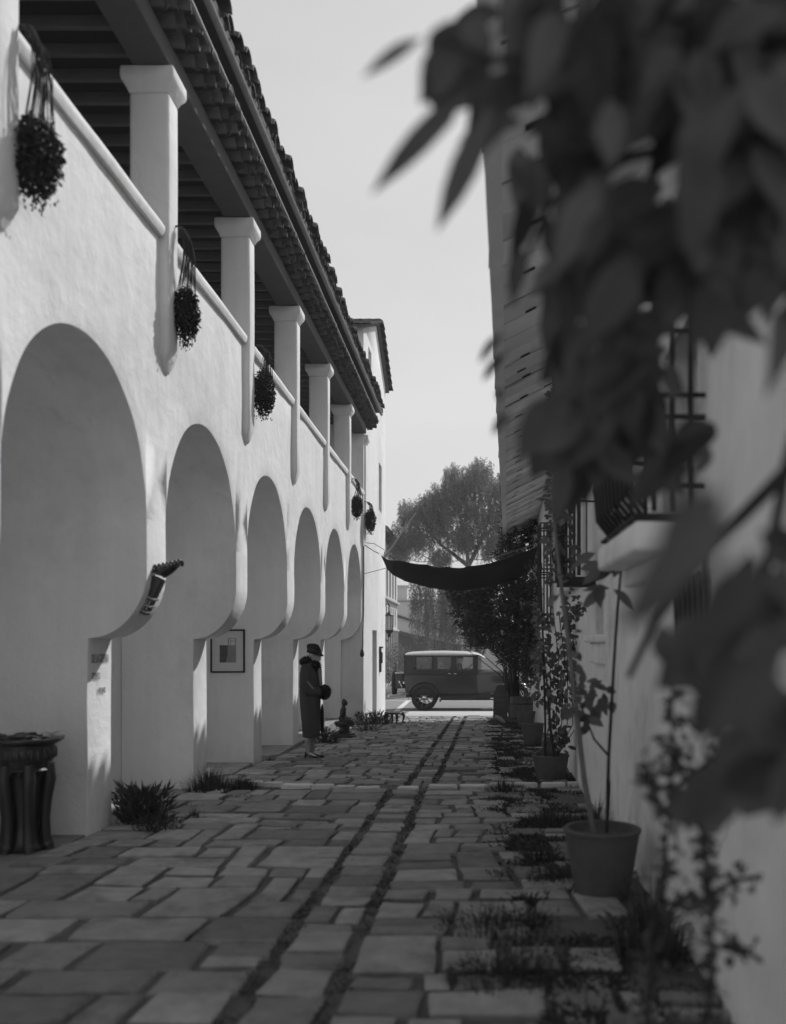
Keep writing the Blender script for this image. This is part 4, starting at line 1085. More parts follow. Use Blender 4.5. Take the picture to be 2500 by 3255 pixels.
mb.tube([Q(.05, 0, .685), Q(.064, 0, .663)], [.007, .010], 6); mb.ellip(Q(.048, 0, .638), (.014, .016, .010), 8, 6)
for s in (-1, 1):
    mb.ellip(Q(-.005, .052*s, .668), (.012, .008, .030), 8, 6)
    mb.tube([Q(-.02, .10*s, .55), Q(-.04, .135*s, .44), Q(.05, .06*s, .375), Q(.085, .02*s, .365)], [.034, .028, .022, .018], 10)
    mb.tube([Q(-.02, .07*s, .345), Q(.10, .155*s, .335), Q(.13, .10*s, .33), Q(.14, -.05*s, .335)], [.055, .045, .038, .026], 10)
fuse(mb, 'figure', 'bronze', st, .006, 3)
ls = thing('low_stand', 'low dark stand with curved legs at the street end of the alley', 'stand', (-2.0, 21.2, gz(21.2)))
mb = MB(); z = gz(21.2); c = Vector((-1.96, 21.25, z))
mb.lathe([(.20, .235), (.235, .25), (.24, .27), (.225, .285), (.1, .28)], 24, c); tp = mb.build('stand_top', 'bronze', ls, smooth=50)
for k in range(4):
    a = R(20 + 90*k); d = Vector((math.cos(a), math.sin(a), 0)); mb = MB()
    mb.tube([c + d*.17 + Vector((0, 0, .25)), c + d*.235 + Vector((0, 0, .19)), c + d*.22 + Vector((0, 0, .11)), c + d*.20 + Vector((0, 0, .05)), c + d*.26 + Vector((0, 0, .012))], [.04, .035, .024, .022, .02], 8); mb.build('leg', 'bronze', ls, smooth=60)

# ================================================================== URN AT THE LEFT
UX, UY = -3.43, 6.75; uz = gz(6.75)
ur = thing('pedestal_urn', 'large dark cast urn on an openwork stand in the nearest arch, filled with leaves', 'urn', (UX, UY, uz))
uc = Vector((UX, UY, uz))
mb = MB(); mb.lathe([(.05, .56), (.16, .60), (.20, .70), (.205, .80), (.245, .82), (.27, .835), (.272, .85), (.25, .856), (.20, .845), (.17, .80), (.05, .78)], 36, uc); mb.build('bowl', 'bronze', ur, smooth=45)
mb = MB()
for k in range(28):
    a = 2*math.pi*k/28; mb.ellip(uc + Vector((.207*math.cos(a), .207*math.sin(a), .74)), (.016, .016, .05), 6, 5)
for k in range(14):
    a = 2*math.pi*k/14; mb.ellip(uc + Vector((.16*math.cos(a), .16*math.sin(a), .60)), (.024, .024, .03), 6, 5)
mb.lathe([(.198, .69), (.212, .70), (.212, .78), (.198, .79)], 36, uc, cap=False); mb.lathe([(.14, .57), (.165, .585), (.19, .615), (.18, .63)], 36, uc, cap=False); mb.build('bowl_ornament', 'bronze', ur, smooth=60)
for k in range(6):
    a = R(5+60*k); d = Vector((math.cos(a), math.sin(a), 0)); mb = MB()
    mb.tube([uc + d*.17 + Vector((0, 0, .66)), uc + d*.18 + Vector((0, 0, .54)), uc + d*.155 + Vector((0, 0, .40)), uc + d*.14 + Vector((0, 0, .24)), uc + d*.145 + Vector((0, 0, .10)), uc + d*.175 + Vector((0, 0, .0))], [.045, .046, .042, .040, .042, .040], 8)
    mb.ellip(uc + d*.185 + Vector((0, 0, .56)), (.04, .04, .06), 8, 6); mb.ellip(uc + d*.16 + Vector((0, 0, .04)), (.05, .05, .045), 8, 6)
    mb.build('leg', 'bronze', ur, smooth=60)
mb = MB(); mb.lathe([(.15, .0), (.16, .03), (.12, .06), (.095, .2), (.11, .32), (.115, .42), (.14, .56), (.17, .64)], 20, uc); mb.build('stem', 'bronze', ur, smooth=50)
ul = thing('leaf_litter', 'flat leaves lying in the bowl of the dark urn', 'leaves', uc + Vector((0, 0, .84)))
r = random.Random(12); mb = MB()
for k in range(60):
    a = r.uniform(0, 6.28); q_ = .21*math.sqrt(r.random()); d = Vector((math.cos(a*3), math.sin(a*3), r.uniform(.0, .35)))
    mb.leaf(uc + Vector((q_*math.cos(a), q_*math.sin(a), .835 + r.uniform(0, .03))), d, Vector((0, 0, 1)), .10, .07, .1, 7)
mb.build('leaves', 'leaf_vine', ul)

# ================================================================== CLOTH ACROSS THE ALLEY
bn = thing('canvas_awning', 'dark canvas slung across the alley between the tower and the house on the right', 'awning', (-.4, 21, 3.2))
BY = 21.0
top = [(1206, 1760), (1235, 1776), (1280, 1783), (1330, 1791), (1365, 1796), (1400, 1802), (1440, 1803), (1475, 1803), (1500, 1797), (1560, 1789), (1610, 1775), (1650, 1759), (1690, 1741), (1712, 1731)]
bot = [(1227, 1806), (1245, 1824), (1285, 1845), (1330, 1857), (1365, 1866), (1400, 1871), (1440, 1874), (1475, 1874), (1510, 1870), (1560, 1862), (1610, 1848), (1650, 1833), (1680, 1815), (1700, 1790)]
def interp(a, t):
    f = t*(len(a)-1); i = min(int(f), len(a)-2); f -= i
    return (a[i][0]*(1-f)+a[i+1][0]*f, a[i][1]*(1-f)+a[i+1][1]*f)
mb = MB(); rings = []; NU, NV = 52, 10
for u in range(NU+1):
    t = u/NU; a = interp(top, t); b = interp(bot, t); front = []; back = []
    for v in range(NV+1):
        s = v/NV; belly = .10*math.sin(math.pi*s)*math.sin(math.pi*min(1, max(0, t)))**.5
        yy = BY + .35 - .40*(1-s)*min(1, 6*t, 6*(1-t)) - belly + .015*math.sin(t*40)*(1-s)
        sc = 3.0*abs(math.sin(t*math.pi*7))*(1-s)**4
        p = at(a[0]*(1-s)+b[0]*s, a[1]*(1-s)+b[1]*s + sc, BY); p = Vector((p.x, yy, p.z)); front.append(p); back.append(p + Vector((0, .008, .002)))
    rings.append(front + back[::-1])
mb.loft(rings); mb.build('canvas', 'cloth_dark', bn, smooth=60)
mb = MB()
e0 = at(1206, 1760, BY+.35); e1_ = at(1712, 1731, BY+.35)
mb.tube([(TX+.02, 20.95, 3.98), (TX+.2, 21.1, 3.86), e0], .012, 5); mb.tube([(TX+.02, 20.95, 4.03), at(1190, 1728, 21.2), at(1245, 1762, 21.6), at(1330, 1786, 21.6), at(1440, 1784, 21.6), at(1560, 1776, 21.6), at(1700, 1730, 21.5)], .009, 5)
mb.tube([e1_, (1.48, 21.35, 4.1)], .012, 5); mb.tube([at(1227, 1806, BY), (TX+.02, 21.0, 3.3)], .008, 5); mb.tube([at(1700, 1790, BY), (1.48, 21.0, 3.2)], .008, 5)
mb.build('support_rope', 'rope', bn)

# ================================================================== HOUSE ON THE RIGHT
def hx(y): return .95 + .0265*y
def ex(y): return -.10 + .0358*y
EZ, SL = 4.37, .50
HY0, HY1 = 2.0, 24.0
hs = thing('eaves_house', 'old plastered house on the right with a deep boarded eave and iron window grilles', 'house', (1.3, 10, 0))
rw = [(4.25, 5.15, 2.36, 3.35), (4.0, 4.62, 1.60, 2.12), (8.15, 8.75, 1.78, 2.22), (15.6, 16.6, 2.05, 3.8)]
mb = MB()
us = sorted({HY0, HY1, *[c for w in rw for c in w[:2]], *[HY0 + .5*k for k in range(45)]}); vs_ = sorted({-.6, 4.4, *[c for w in rw for c in w[2:]], .1, .45, .8, 1.2, 2.8, 3.2, 3.6, 4.0})
def hp(y, z, d=0): return (hx(y) + d + .014*n2(y*1.3, z*1.3, 21) + .008*n2(y*4, z*4, 2) - .05*max(0, (.45 - (z-gz(y)))) * (1 if z < .5 else 0), y, z)
for a, b in zip(us, us[1:]):
    for c, d in zip(vs_, vs_[1:]):
        m, k = (a+b)/2, (c+d)/2
        if any(w[0] < m < w[1] and w[2] < k < w[3] for w in rw): continue
        mb.face(hp(a, c), hp(a, d), hp(b, d), hp(b, c))
    top = lambda y: EZ + SL*(hx(y)-ex(y)) - .01
    mb.face(hp(a, 4.4), (hx(a), a, top(a)), (hx(b), b, top(b)), hp(b, 4.4))
for w in rw:
    a, b, c, d = w; D = .38
    mb.face(hp(a, c), hp(a, d), (hx(a)+D, a, d), (hx(a)+D, a, c)); mb.face(hp(b, d), hp(b, c), (hx(b)+D, b, c), (hx(b)+D, b, d))
    mb.face(hp(a, d), hp(b, d), (hx(b)+D, b, d), (hx(a)+D, a, d)); mb.face(hp(b, c), hp(a, c), (hx(a)+D, a, c), (hx(b)+D, b, c))
y = HY1
mb.face(hp(y, -.6), hp(y, 4.4), (hx(y), y, 4.8), (6.5, y, 6.9), (9, y, 5.6), (9, y, -.6))
y = HY0
mb.face(hp(y, -.6), (9, y, -.6), (9, y, 5.6), (6.5, y, 6.9), (hx(y), y, 4.8), hp(y, 4.4))
mb.face((9, HY0, -.6), (9, HY1, -.6), (9, HY1, 5.6), (9, HY0, 5.6))
mb.build('wall', 'plaster_old', hs, smooth=40)
for w in rw:
    mb = MB(); mb.box(hx(w[0])+.33, hx(w[0])+.37, w[0]-.02, w[1]+.02, w[2]-.02, w[3]+.02); wo = mb.build('window', 'hollow', hs)
    mb = MB(); X = hx(w[0])+.29; m = (w[0]+w[1])/2
    for q_ in ((w[0], w[0]+.05, w[2], w[3]), (w[1]-.05, w[1], w[2], w[3]), (w[0]+.05, w[1]-.05, w[3]-.05, w[3]), (w[0]+.05, w[1]-.05, w[2], w[2]+.05), (m-.02, m+.02, w[2]+.05, w[3]-.05)): mb.box(X, X+.035, *q_)
    mb.build('window_frame', 'wood', wo)
mb = MB()                                   # corner pier at the street end and a plinth of patched plaster
mb.box(hx(22.4)-.10, hx(22.4)+.05, 22.2, 24.0, -.6, 4.6); mb.box(hx(22.4)-.14, hx(22.4)+.05, 22.1, 24.02, -.6, .75); mb.build('corner_pier', 'plaster_old', hs, bevel=.03, weld=True)
# roof with its boarded underside
rb = random.Random(9)
mb = MB(); slot = MB(); y = HY0-.2
while y < 24.2:
    w = rb.uniform(.34, .44); g = .018 if rb.random() < .7 else .04
    y1 = min(y + w - g, 24.25)
    dz = rb.uniform(-.012, .012); n = 6; L = hx(y) - ex(y) + .12
    cuts = []
    if rb.random() < .75: cuts = [(.22+rb.uniform(-.04, .04), .06), (.52+rb.uniform(-.05, .05), .05)]
    rings = []
    for k in range(n+1):
        s = L*k/n; z0 = EZ + SL*s + .012 + dz + .008*n2(y*3, s*3)
        yy0 = y + .006*n2(s*4, y); rings.append([(ex(y)+s, yy0, z0), (ex(y)+s, y1, z0), (ex(y)+s, y1, z0+.025), (ex(y)+s, yy0, z0+.025)])
    mb.loft(rings)
    for f, dd in cuts:
        s = L*f; z0 = EZ + SL*s + .0115 + dz
        slot.add([(ex(y)+s, y1-.012, z0-.004+.0), (ex(y)+s+.09, y1-.012, z0-.004+SL*.09), (ex(y)+s+.09, y1-.012-dd, z0-.004+SL*.09), (ex(y)+s, y1-.012-dd, z0-.004)], [(0, 1, 2, 3)])
    y += w
nb = len(mb.f); mb.add(slot.v, slot.f); eb = mb.build('eave_boards', 'board', hs); eb.data.materials.append(M['hollow'])
for p_ in eb.data.polygons[nb:]: p_.material_index = 1
mb = MB(); mb.prism([(-.0, .05), (0, .075), (6.4, 3.275), (6.4, 3.25)], lambda u, v, d: (ex(d)+u, d, EZ+v), HY0-.2, 24.28); mb.build('roof_deck', 'hollow', hs)
mb = MB(); rings = []
for k in range(57):
    y = HY0-.2 + 28.46*k/56; e = .008*n2(y*1.7, 4)
    rings.append([(ex(y)-.03+e, y, EZ-.035), (ex(y)+.065+e, y, EZ-.02), (ex(y)+.065+e, y, EZ+.035), (ex(y)-.03+e, y, EZ+.03)])
mb.loft(rings); mb.build('eave_board', 'board_pale', hs)
mb = MB(); y = HY0
while y < 24.1:
    ov = rb.uniform(-.02, .045); j = rb.uniform(-.015, .015)
    for k in range(5): tile_merge(mb, ex(y)-ov+.45*k+.45, EZ+.14+SL*(.45*k+.45)-.0, ex(y)-ov+.45*k, EZ+.08+SL*.45*k, y+j, .085, .11, 6)
    y += .26
mb.build('roof_tiles', 'tile', hs, smooth=40)
mb = MB(); mb.obox(Vector((1.02, 24.05, 4.30)), (.62, .08, .09), Matrix.Rotation(R(-2), 3, 'Y')); mb.tube([(.78, 24.0, 4.42), (1.42, 24.0, 4.02)], .05, 4); mb.build('eave_brace', 'board_pale', hs)
mb = MB(); y = 9.65                          # pale boarded shutters
while y < 12.6:
    w = .20; mb.box(hx(y)-.045-.008*rb.random(), hx(y)-.012, y, y+w-.016, 2.44, 3.42+.0*y); y += w
sb = mb.build('board_shutter', 'board_pale', hs, bevel=.004)
for y in (9.9, 10.5, 11.1, 11.75, 12.4):
    mb = MB(); mb.box(hx(y)-.085, hx(y)-.046, y, y+.035, 2.45, 3.40); mb.build('batten', 'wood_dark', sb)
mb = MB(); mb.box(hx(11)-.10, hx(11)+.02, 9.55, 12.7, 2.36, 2.435); mb.build('shutter_sill', 'board_pale', hs, bevel=.01)
mb = MB(); mb.box(.72, 1.3, 4.05, 5.28, 2.13, 2.268); mb.box(.86, 1.3, 4.1, 5.24, 2.03, 2.13); mb.build('window_ledge', 'plaster_old', hs, bevel=.025, weld=True)
mb = MB(); mb.box(hx(8.2)-.10, hx(8.2)+.25, 7.95, 8.85, 1.70, 1.775); mb.box(hx(8.2)-.05, hx(8.2)+.1, 8.0, 8.8, 1.50, 1.70); mb.build('window_sill', 'plaster_old', hs, bevel=.02, weld=True)
mb = MB(); mb.box(hx(7.6)-.03, hx(7.6)+.01, 7.55, 7.66, gz(7.6), .52); mb.build('wall_slot', 'hollow', hs)
# unseen storey and roof added behind the eave to shade the pier feet
mb = MB(); mb.box(1.75, 8.4, 7.5, 23.6, 4.6, 7.75); mb.build('shade_storey', 'plaster_old', hs, bevel=.03, weld=True)
mb = MB(); mb.prism([(1.55, 7.74), (1.55, 7.84), (5.1, 9.0), (8.6, 7.84), (8.6, 7.74)], lambda u, v, d: (u, d, v), 7.3, 23.8)
y = 7.4
while y < 23.8: mb.tube([(1.5, y, 7.90), (5.1, y, 9.08)], .09, 6); y += .25
mb.build('shade_storey_roof', 'tile', hs)
# iron grilles
def grille(name, lab, y0, y1, x0, xw, z0, z1, n, belly, group):
    g = thing(name, lab, 'window grille', (xw, (y0+y1)/2, z0), group)
    mb = MB(); rr = .013
    def P(y, z, out): return Vector((xw - (xw-x0)*out, y, z))
    for k in range(n+1):
        y = y0 + (y1-y0)*k/n
        pts = [P(y, z1, 1.0)]
        pts += [P(y, z1-(z1-z0)*t, 1.0) for t in (.3, .55)]
        if belly: pts += [P(y, z0+(z1-z0)*.30, 1.12), P(y, z0+(z1-z0)*.12, 1.08), P(y, z0+.02, .85)]
        else: pts += [P(y, z0, 1.0)]
        mb.tube(pts, rr, 6)
    for yy in (y0, y1):
        for f in (.25, .5, .75):
            mb.tube([P(yy, z1, f), P(yy, z0+.02, f)], rr, 6)
    gb = mb.build('grille_bars', 'iron', g, smooth=60)
    mb = MB()
    for z in (z1, z1-.14, (z0+z1)/2+.06, (z0+z1)/2-.04, z0+.14, z0+.0):
        mb.tube([P(y0, z, -.05), P(y0, z, 1.0), P(y1, z, 1.0), P(y1, z, -.05)], .012, 4)
    mb.box(x0+.02, xw, y0, y1, z0-.03, z0-.005)
    mb.build('grille_rail', 'iron', g)
    return g
GG = 'iron window grilles on the right house'
grille('window_grille', 'wide black iron grille projecting over a plaster ledge, half hidden by the near leaves', 4.12, 5.22, .74, 1.08, 2.30, 3.30, 9, True, GG)
g2 = thing('window_grille', 'small barred window low on the right wall, close to the right edge', 'window grille', (1.06, 4.3, 1.8), GG)
mb = MB()
for k in range(7): mb.tube([(1.035, 4.02+.097*k, 1.58), (1.035, 4.02+.097*k, 2.14)], .011, 6)
mb.build('grille_bars', 'iron', g2)
for z in (1.55, 2.13): mb = MB(); mb.box(1.02, 1.06, 3.96, 4.66, z, z+.033); mb.build('grille_rail', 'iron', g2)
mb = MB()                                     # fan of curved bars between the two windows
for k in range(6):
    f = k/5; mb.tube([(1.05, 4.02+.07*k, 2.16), (1.0-.05*f, 4.03+.10*k, 2.22), (.90-.06*f, 4.10+.14*k, 2.27), (.80, 4.22+.17*k, 2.30)], .012, 6)
mb.build('curved_bars', 'iron', g2, smooth=60)
grille('window_grille', 'slender far iron window grille with paired cross rails behind the climbing vine', 15.7, 16.5, 1.14, 1.37, 2.05, 3.80, 4, False, GG)
# downspout
ds = thing('downspout', 'dark downspout with a square elbow on the right wall, wrapped in ivy', 'downspout', (.85, 8.8, 2.3))
mb = MB(); mb.tube([(.80, 8.8, 4.75), (.80, 8.8, 4.3), (.82, 8.8, 3.4), (.83, 8.8, 2.29)], [.05, .052, .055, .055], 10); mb.obox((1.02, 8.8, 2.30), (.44, .10, .10)); mb.obox((1.19, 8.8, 2.255), (.06, .11, .14)); mb.build('pipe', 'iron', ds, smooth=40)
for z in (2.5, 3.1, 3.7, 4.2):
    mb = MB(); mb.lathe([(.06, z-.012), (.064, z), (.06, z+.012)], 10, (.82, 8.8, 0)); mb.tube([(.83, 8.8, z), (1.18, 8.8, z)], .01, 5); mb.build('pipe_strap', 'iron', ds)

# ================================================================== POTS AND PLANTS ON THE RIGHT
def pot(lab, x, y, rt, rb_, h, soil=True, square=0):
    z = gz(y)-.012; o = thing('flower_pot', lab, 'flower pot', (x, y, z), 'terracotta pots along the right wall')
    c = Vector((x, y, z)); mb = MB()
    mb.lathe([(rb_, 0), (rb_*1.01, .012), (rb_+(rt-rb_)*.45, h*.45), (rb_+(rt-rb_)*.455+.0035, h*.455), (rb_+(rt-rb_)*.49, h*.475), (rb_+(rt-rb_)*.72, h*.70), (rt*.985, h*.93), (rt*.985+.008, h*.94), (rt+.008, h*.985), (rt, h), (rt-.028, h), (rt-.035, h*.9), (rt-.045, h*.86)], 40, c)
    mb.build('pot_body', 'pot', o, smooth=40)
    mb = MB(); r = random.Random(int(x*100)); mb.lathe([(rt-.04, h*.84), (rt-.042, h*.88), (rt*.5, h*.90), (.01, h*.90)], 24, c)
    for k in range(60):
        a = r.uniform(0, 6.28); q_ = (rt-.06)*math.sqrt(r.random()); mb.ellip(c + Vector((q_*math.cos(a), q_*math.sin(a), h*.9)), (.014, .014, .009), 6, 4)
    mb.build('pot_soil', 'soil', o); return c + Vector((0, 0, h*.9))
p1 = pot('biggest terracotta pot, nearest to the camera, holding two thin stems', .775, 5.47, .232, .165, .415)
p2 = pot('squat terracotta pot standing on the pale stone strip beside a vine', .915, 10.92, .225, .17, .315)
p3 = pot('third terracotta pot from the camera, dark and half hidden by the vine stake', 1.0, 15.75, .20, .155, .385)
p4 = pot('farthest terracotta pot, just in front of the wooden tub', 1.14, 20.4, .225, .17, .36)
tb_ = thing('wooden_tub', 'round wooden tub of dark staves near the carved tablet at the street end', 'tub', (1.2, 22.3, gz(22.3)))
mb = MB(); c = Vector((1.16, 22.3, gz(22.3)-.01))
for k in range(18):
    a0 = 2*math.pi*k/18; am = a0 + math.pi/18; rot = Matrix.Rotation(am, 3, 'Z')
    mb.obox(c + rot @ Vector((.30, 0, .31)), (.03, .100, .62), rot)
mb.lathe([(.28, .5), (.05, .52)], 18, c); sv = mb.build('staves', 'wood', tb_, bevel=.006)
mb = MB()
for z in (.1, .46): mb.lathe([(.318, z-.02), (.326, z), (.318, z+.02)], 24, c)
mb.build('hoop', 'iron', tb_)
# carved tablet
TXs, TYs = at(1590, 2200, 21.6).x, 21.6
tz = gz(TYs)-.01
sg = thing('carved_tablet', 'upright dark carved tablet with a rounded top at the street end', 'sign', (TXs, TYs, tz))
def T(u, v, d): return Vector((TXs + u*math.cos(.12) - d*math.sin(.12)*0 + d*.25, TYs + d, tz + v))
out = [(-.175, 0), (-.165, .40), (-.16, .75)] + [(-.15, .775), (-.118, .79), (-.105, .83)] + [(.105*-math.cos(a), .86 + .075*math.sin(a)) for a in [math.pi*k/10 for k in range(1, 10)]] + [(.105, .83), (.118, .79), (.15, .775), (.16, .75), (.165, .40), (.175, 0)]
mb = MB(); mb.prism(out, T, 0, .10); tbody = mb.build('tablet', 'sign', sg, bevel=.008, weld=True)
mb = MB(); mb.loft([[T(u*1.55*k, v, d) for u, d in ((-.2, -.14), (.2, -.14), (.2, .22), (-.2, .22))] for v, k in ((0, 1), (.05, .95), (.12, .55))]); mb.build('tablet_base', 'sign', sg, bevel=.01, weld=True)
for t, z, s in (('DE LA', .66, .075), ('GUERRA', .54, .07), ('STUDIOS', .42, .06)):
    text_mesh(t, s, lambda x, y, zz, z=z: T(x, y+z, -.004+zz), 'carved_letters', 'letter_sign', tbody, .002, 'CENTER', sx=.8)
mb = MB(); mb.tube([T(-.10, .17, -.06), T(.02, .13, -.12), T(.16, .03, -.2)], [.05, .06, .045], 8); o = thing('broken_stone', 'lump of broken stone leaning on the foot of the carved tablet', 'stone', T(0, 0, -.1)); mb.build('stone_body', 'stone', o, smooth=50)

def leafy(mb, p, n, spread, ln, w, r, droop=.5, seg=1):
    for _ in range(n):
        d = rdir(r); q_ = p + Vector((d.x*spread[0], d.y*spread[1], d.z*spread[2]))*r.random()**.6
        mb.leaf(q_, (d + Vector((0, 0, -droop)) + rdir(r)*.4).normalized(), Vector((r.uniform(-.6, .2), -.8, r.uniform(.2, 1))).normalized(), ln*r.uniform(.6, 1.2), w*r.uniform(.7, 1.2), .2, seg, .15)
# plants of the big pot: a leaning trunk and a thin whip with big leaves
r = random.Random(31)
a1 = thing('potted_sapling', 'slim leaning trunk growing out of the big pot and across towards the ivy', 'sapling', p1)
tp_ = [p1 + Vector((-.045, 0, -.02)), at(1858, 2480, 5.5), at(1832, 2250, 5.6), at(1808, 2050, 5.8), at(1786, 1870, 6.0), at(1768, 1720, 6.2), at(1758, 1610, 6.3)]
mb = MB(); mb.tube(tp_, [.020, .017, .0155, .0145, .0135, .012, .010], 8); mb.build('trunk', 'bark', a1, smooth=60)
mb = MB()
for p in tp_[2:]: leafy(mb, p + Vector((.02, 0, 0)), 7, (.10, .1, .16), .10, .045, r, .6, 7)
mb.build('foliage', 'leaf_vine', a1)
a2 = thing('potted_whip', 'thin upright stem in the big pot with a few broad leaves near its top', 'sapling', p1 + Vector((.05, 0, 0)))
wp = [p1 + Vector((.03, .02, -.02)), at(1936, 2400, 5.5), at(1950, 2150, 5.5), at(1962, 1950, 5.45), at(1976, 1800, 5.4), at(1990, 1690, 5.35)]
mb = MB(); mb.tube(wp, [.012, .011, .010, .009, .008, .006], 6)
mb.tube([at(1935, 2402, 5.5), at(1890, 2350, 5.6), at(1850, 2250, 5.7), at(1830, 2180, 5.8)], [.008, .007, .006, .004], 5); mb.build('stem', 'bark_dark', a2, smooth=60)
mb = MB()
for px, py, n in ((1905, 1775, 4), (1955, 1780, 4), (1900, 1850, 3), (1935, 1885, 3), (1975, 1770, 3), (1925, 1815, 3)): leafy(mb, at(px, py, 5.3), n, (.05, .06, .05), .15, .075, r, .8, 7)
for px, py, n in ((1870, 2200, 7), (1900, 2230, 6), (1850, 2260, 6), (1920, 2190, 4), (1870, 2280, 4), (1940, 2220, 3)): leafy(mb, at(px, py, 5.6), n, (.06, .08, .06), .10, .055, r, .7, 7)
mb.build('foliage', 'leaf_vine', a2)
# vine on a stake in the second pot
a3 = thing('climbing_vine', 'leafy vine climbing a dark stake from the squat pot up the wall', 'vine', p2)
mb = MB(); sk = [p2 + Vector((-.07, 0, -.05)), at(1734, 2300, 11.0), at(1729, 2100, 11.0), at(1722, 1900, 11.1), at(1716, 1760, 11.2)]
mb.tube(sk, [.016, .015, .014, .012, .010], 6); mb.tube([p2 + Vector((.05, 0, -.03)), at(1748, 2300, 10.9), at(1742, 2200, 10.95), at(1730, 2080, 11)], [.016, .014, .012, .01], 6); 
for k in range(6):
    px = 1750 + 18*k; mb.tube([p2 + Vector((.08, .05, 0)), at(px, 2300, 11.1+.3*k*.2), at(px+10*math.sin(k), 2100, 11.2), at(px-8, 1950, 11.3)], .006, 5)
mb.build('stem', 'bark_dark', a3, smooth=60)
mb = MB()
for k in range(150):
    py = r.uniform(1930, 2230); px = r.uniform(1712, 1850) - (py-1930)*.05
    if n2(px*.03, py*.02, 6) < -.12: continue
    leafy(mb, at(px, py, r.uniform(10.8, 11.5)), 4, (.07, .08, .09), .11, .05, r, .8, 7)
for k in range(22): leafy(mb, at(r.uniform(1752, 1772), r.uniform(2240, 2380), 11.1), 2, (.04, .06, .05), .14, .06, r, .8, 7)
for k in range(10): leafy(mb, at(r.uniform(1782, 1808), r.uniform(2240, 2390), 11.1), 3, (.05, .06, .07), .12, .06, r, .8, 7)
mb.build('foliage', 'leaf_vine', a3)
# ivy round the downspout
a4 = thing('ivy', 'round-leaved ivy wrapped thickly round the dark downspout', 'ivy', (.85, 8.8, 2.3))
mb = MB(); hel = []
for k in range(60): t = k/59; hel.append(Vector((.825 + .07*math.cos(t*22), 8.8 + .07*math.sin(t*22), 2.3 + 1.9*t)))
mb.tube(hel, .009, 5); mb.build('stem', 'bark_dark', a4, smooth=60)
mb = MB()
for k in range(420):
    t = r.random(); a = r.uniform(0, 6.28); p = Vector((.825 + (.075+.05*r.random())*math.cos(a), 8.8 + .08*math.sin(a), 2.28 + 1.95*t))
    mb.leaf(p, Vector((math.cos(a), math.sin(a)*.6, r.uniform(-.8, .1))), Vector((0, -.7, .7)), r.uniform(.035, .065), r.uniform(.04, .06), .1, 7)
for k in range(26): leafy(mb, at(r.uniform(1790, 1850), r.uniform(1885, 1960), 8.7), 3, (.05, .05, .05), .05, .045, r, .6, 7)
for px, py in ((1815, 1735), (1826, 1745), (1832, 1752)): leafy(mb, at(px, py, 8.6), 4, (.02, .03, .02), .06, .05, r, .8, 7)
mb.build('foliage', 'leaf_vine', a4)
# oleander: long narrow leaves
ol = thing('oleander', 'dense dark oleander bush with long narrow leaves at the street end of the right wall', 'shrub', (.95, 23.2, gz(23.2)))
mb = MB(); base = Vector((1.0, 23.0, gz(23)-.05)); heads = []
for k in range(26):
    tx = r.uniform(1470, 1690); ty = r.uniform(1660, 2090) if tx > 1560 else r.uniform(1880, 2080)
    e = at(tx, ty, r.uniform(22.0, 23.8)); m = base.lerp(e, .35); m = Vector((base.x*.75 + e.x*.25, m.y, base.z + max(.9, (e.z-base.z)*.6))); mb.tube([base + Vector((r.uniform(-.15, .15), r.uniform(-.1, .1), 0)), m, e], [.022, .015, .006], 5); heads.append(e)
mb.build('stem', 'bark_dark', ol, smooth=60)
mb = MB()
def spray(p, d, n, ln):
    for j in range(n):
        c = p + d*ln*.9*j/n
        mb.leaf(c, (d*.8 + rdir(r)*.85 + Vector((0, 0, .05))).normalized(), rdir(r), ln*r.uniform(.5, .95), ln*.15, .15, 7, r.uniform(0, .3))
def odens(px, py):
    if py < 1860: return px > 1560 + (1860-py)*.22 and py > 1610 + max(0, 1640-px)*1.3
    left = 1400 + (py-1860)*.50 if py < 2060 else 1545 + (py-2060)*1.2
    return left < px < 1735 and py < 2190
cnt = 0
while cnt < 2100:
    px, py = r.uniform(1390, 1735), r.uniform(1600, 2190)
    if not odens(px + 18*n2(px*.02, py*.02), py): continue
    if py < 1860 and r.random() < .45: continue
    p = at(px, py, r.uniform(21.7, 23.9)); d = (Vector((r.uniform(-.7, .3), r.uniform(-.8, .2), r.uniform(-.1, .9)))).normalized()
    spray(p, d, 8, r.uniform(.17, .26)); cnt += 1
for k in range(60): spray(at(r.uniform(1655, 1745), r.uniform(1780, 2230), r.uniform(19.5, 21)), Vector((r.uniform(-.3, .3), -.4, -.7)).normalized(), 6, .20)
mb.build('foliage', 'leaf', ol)
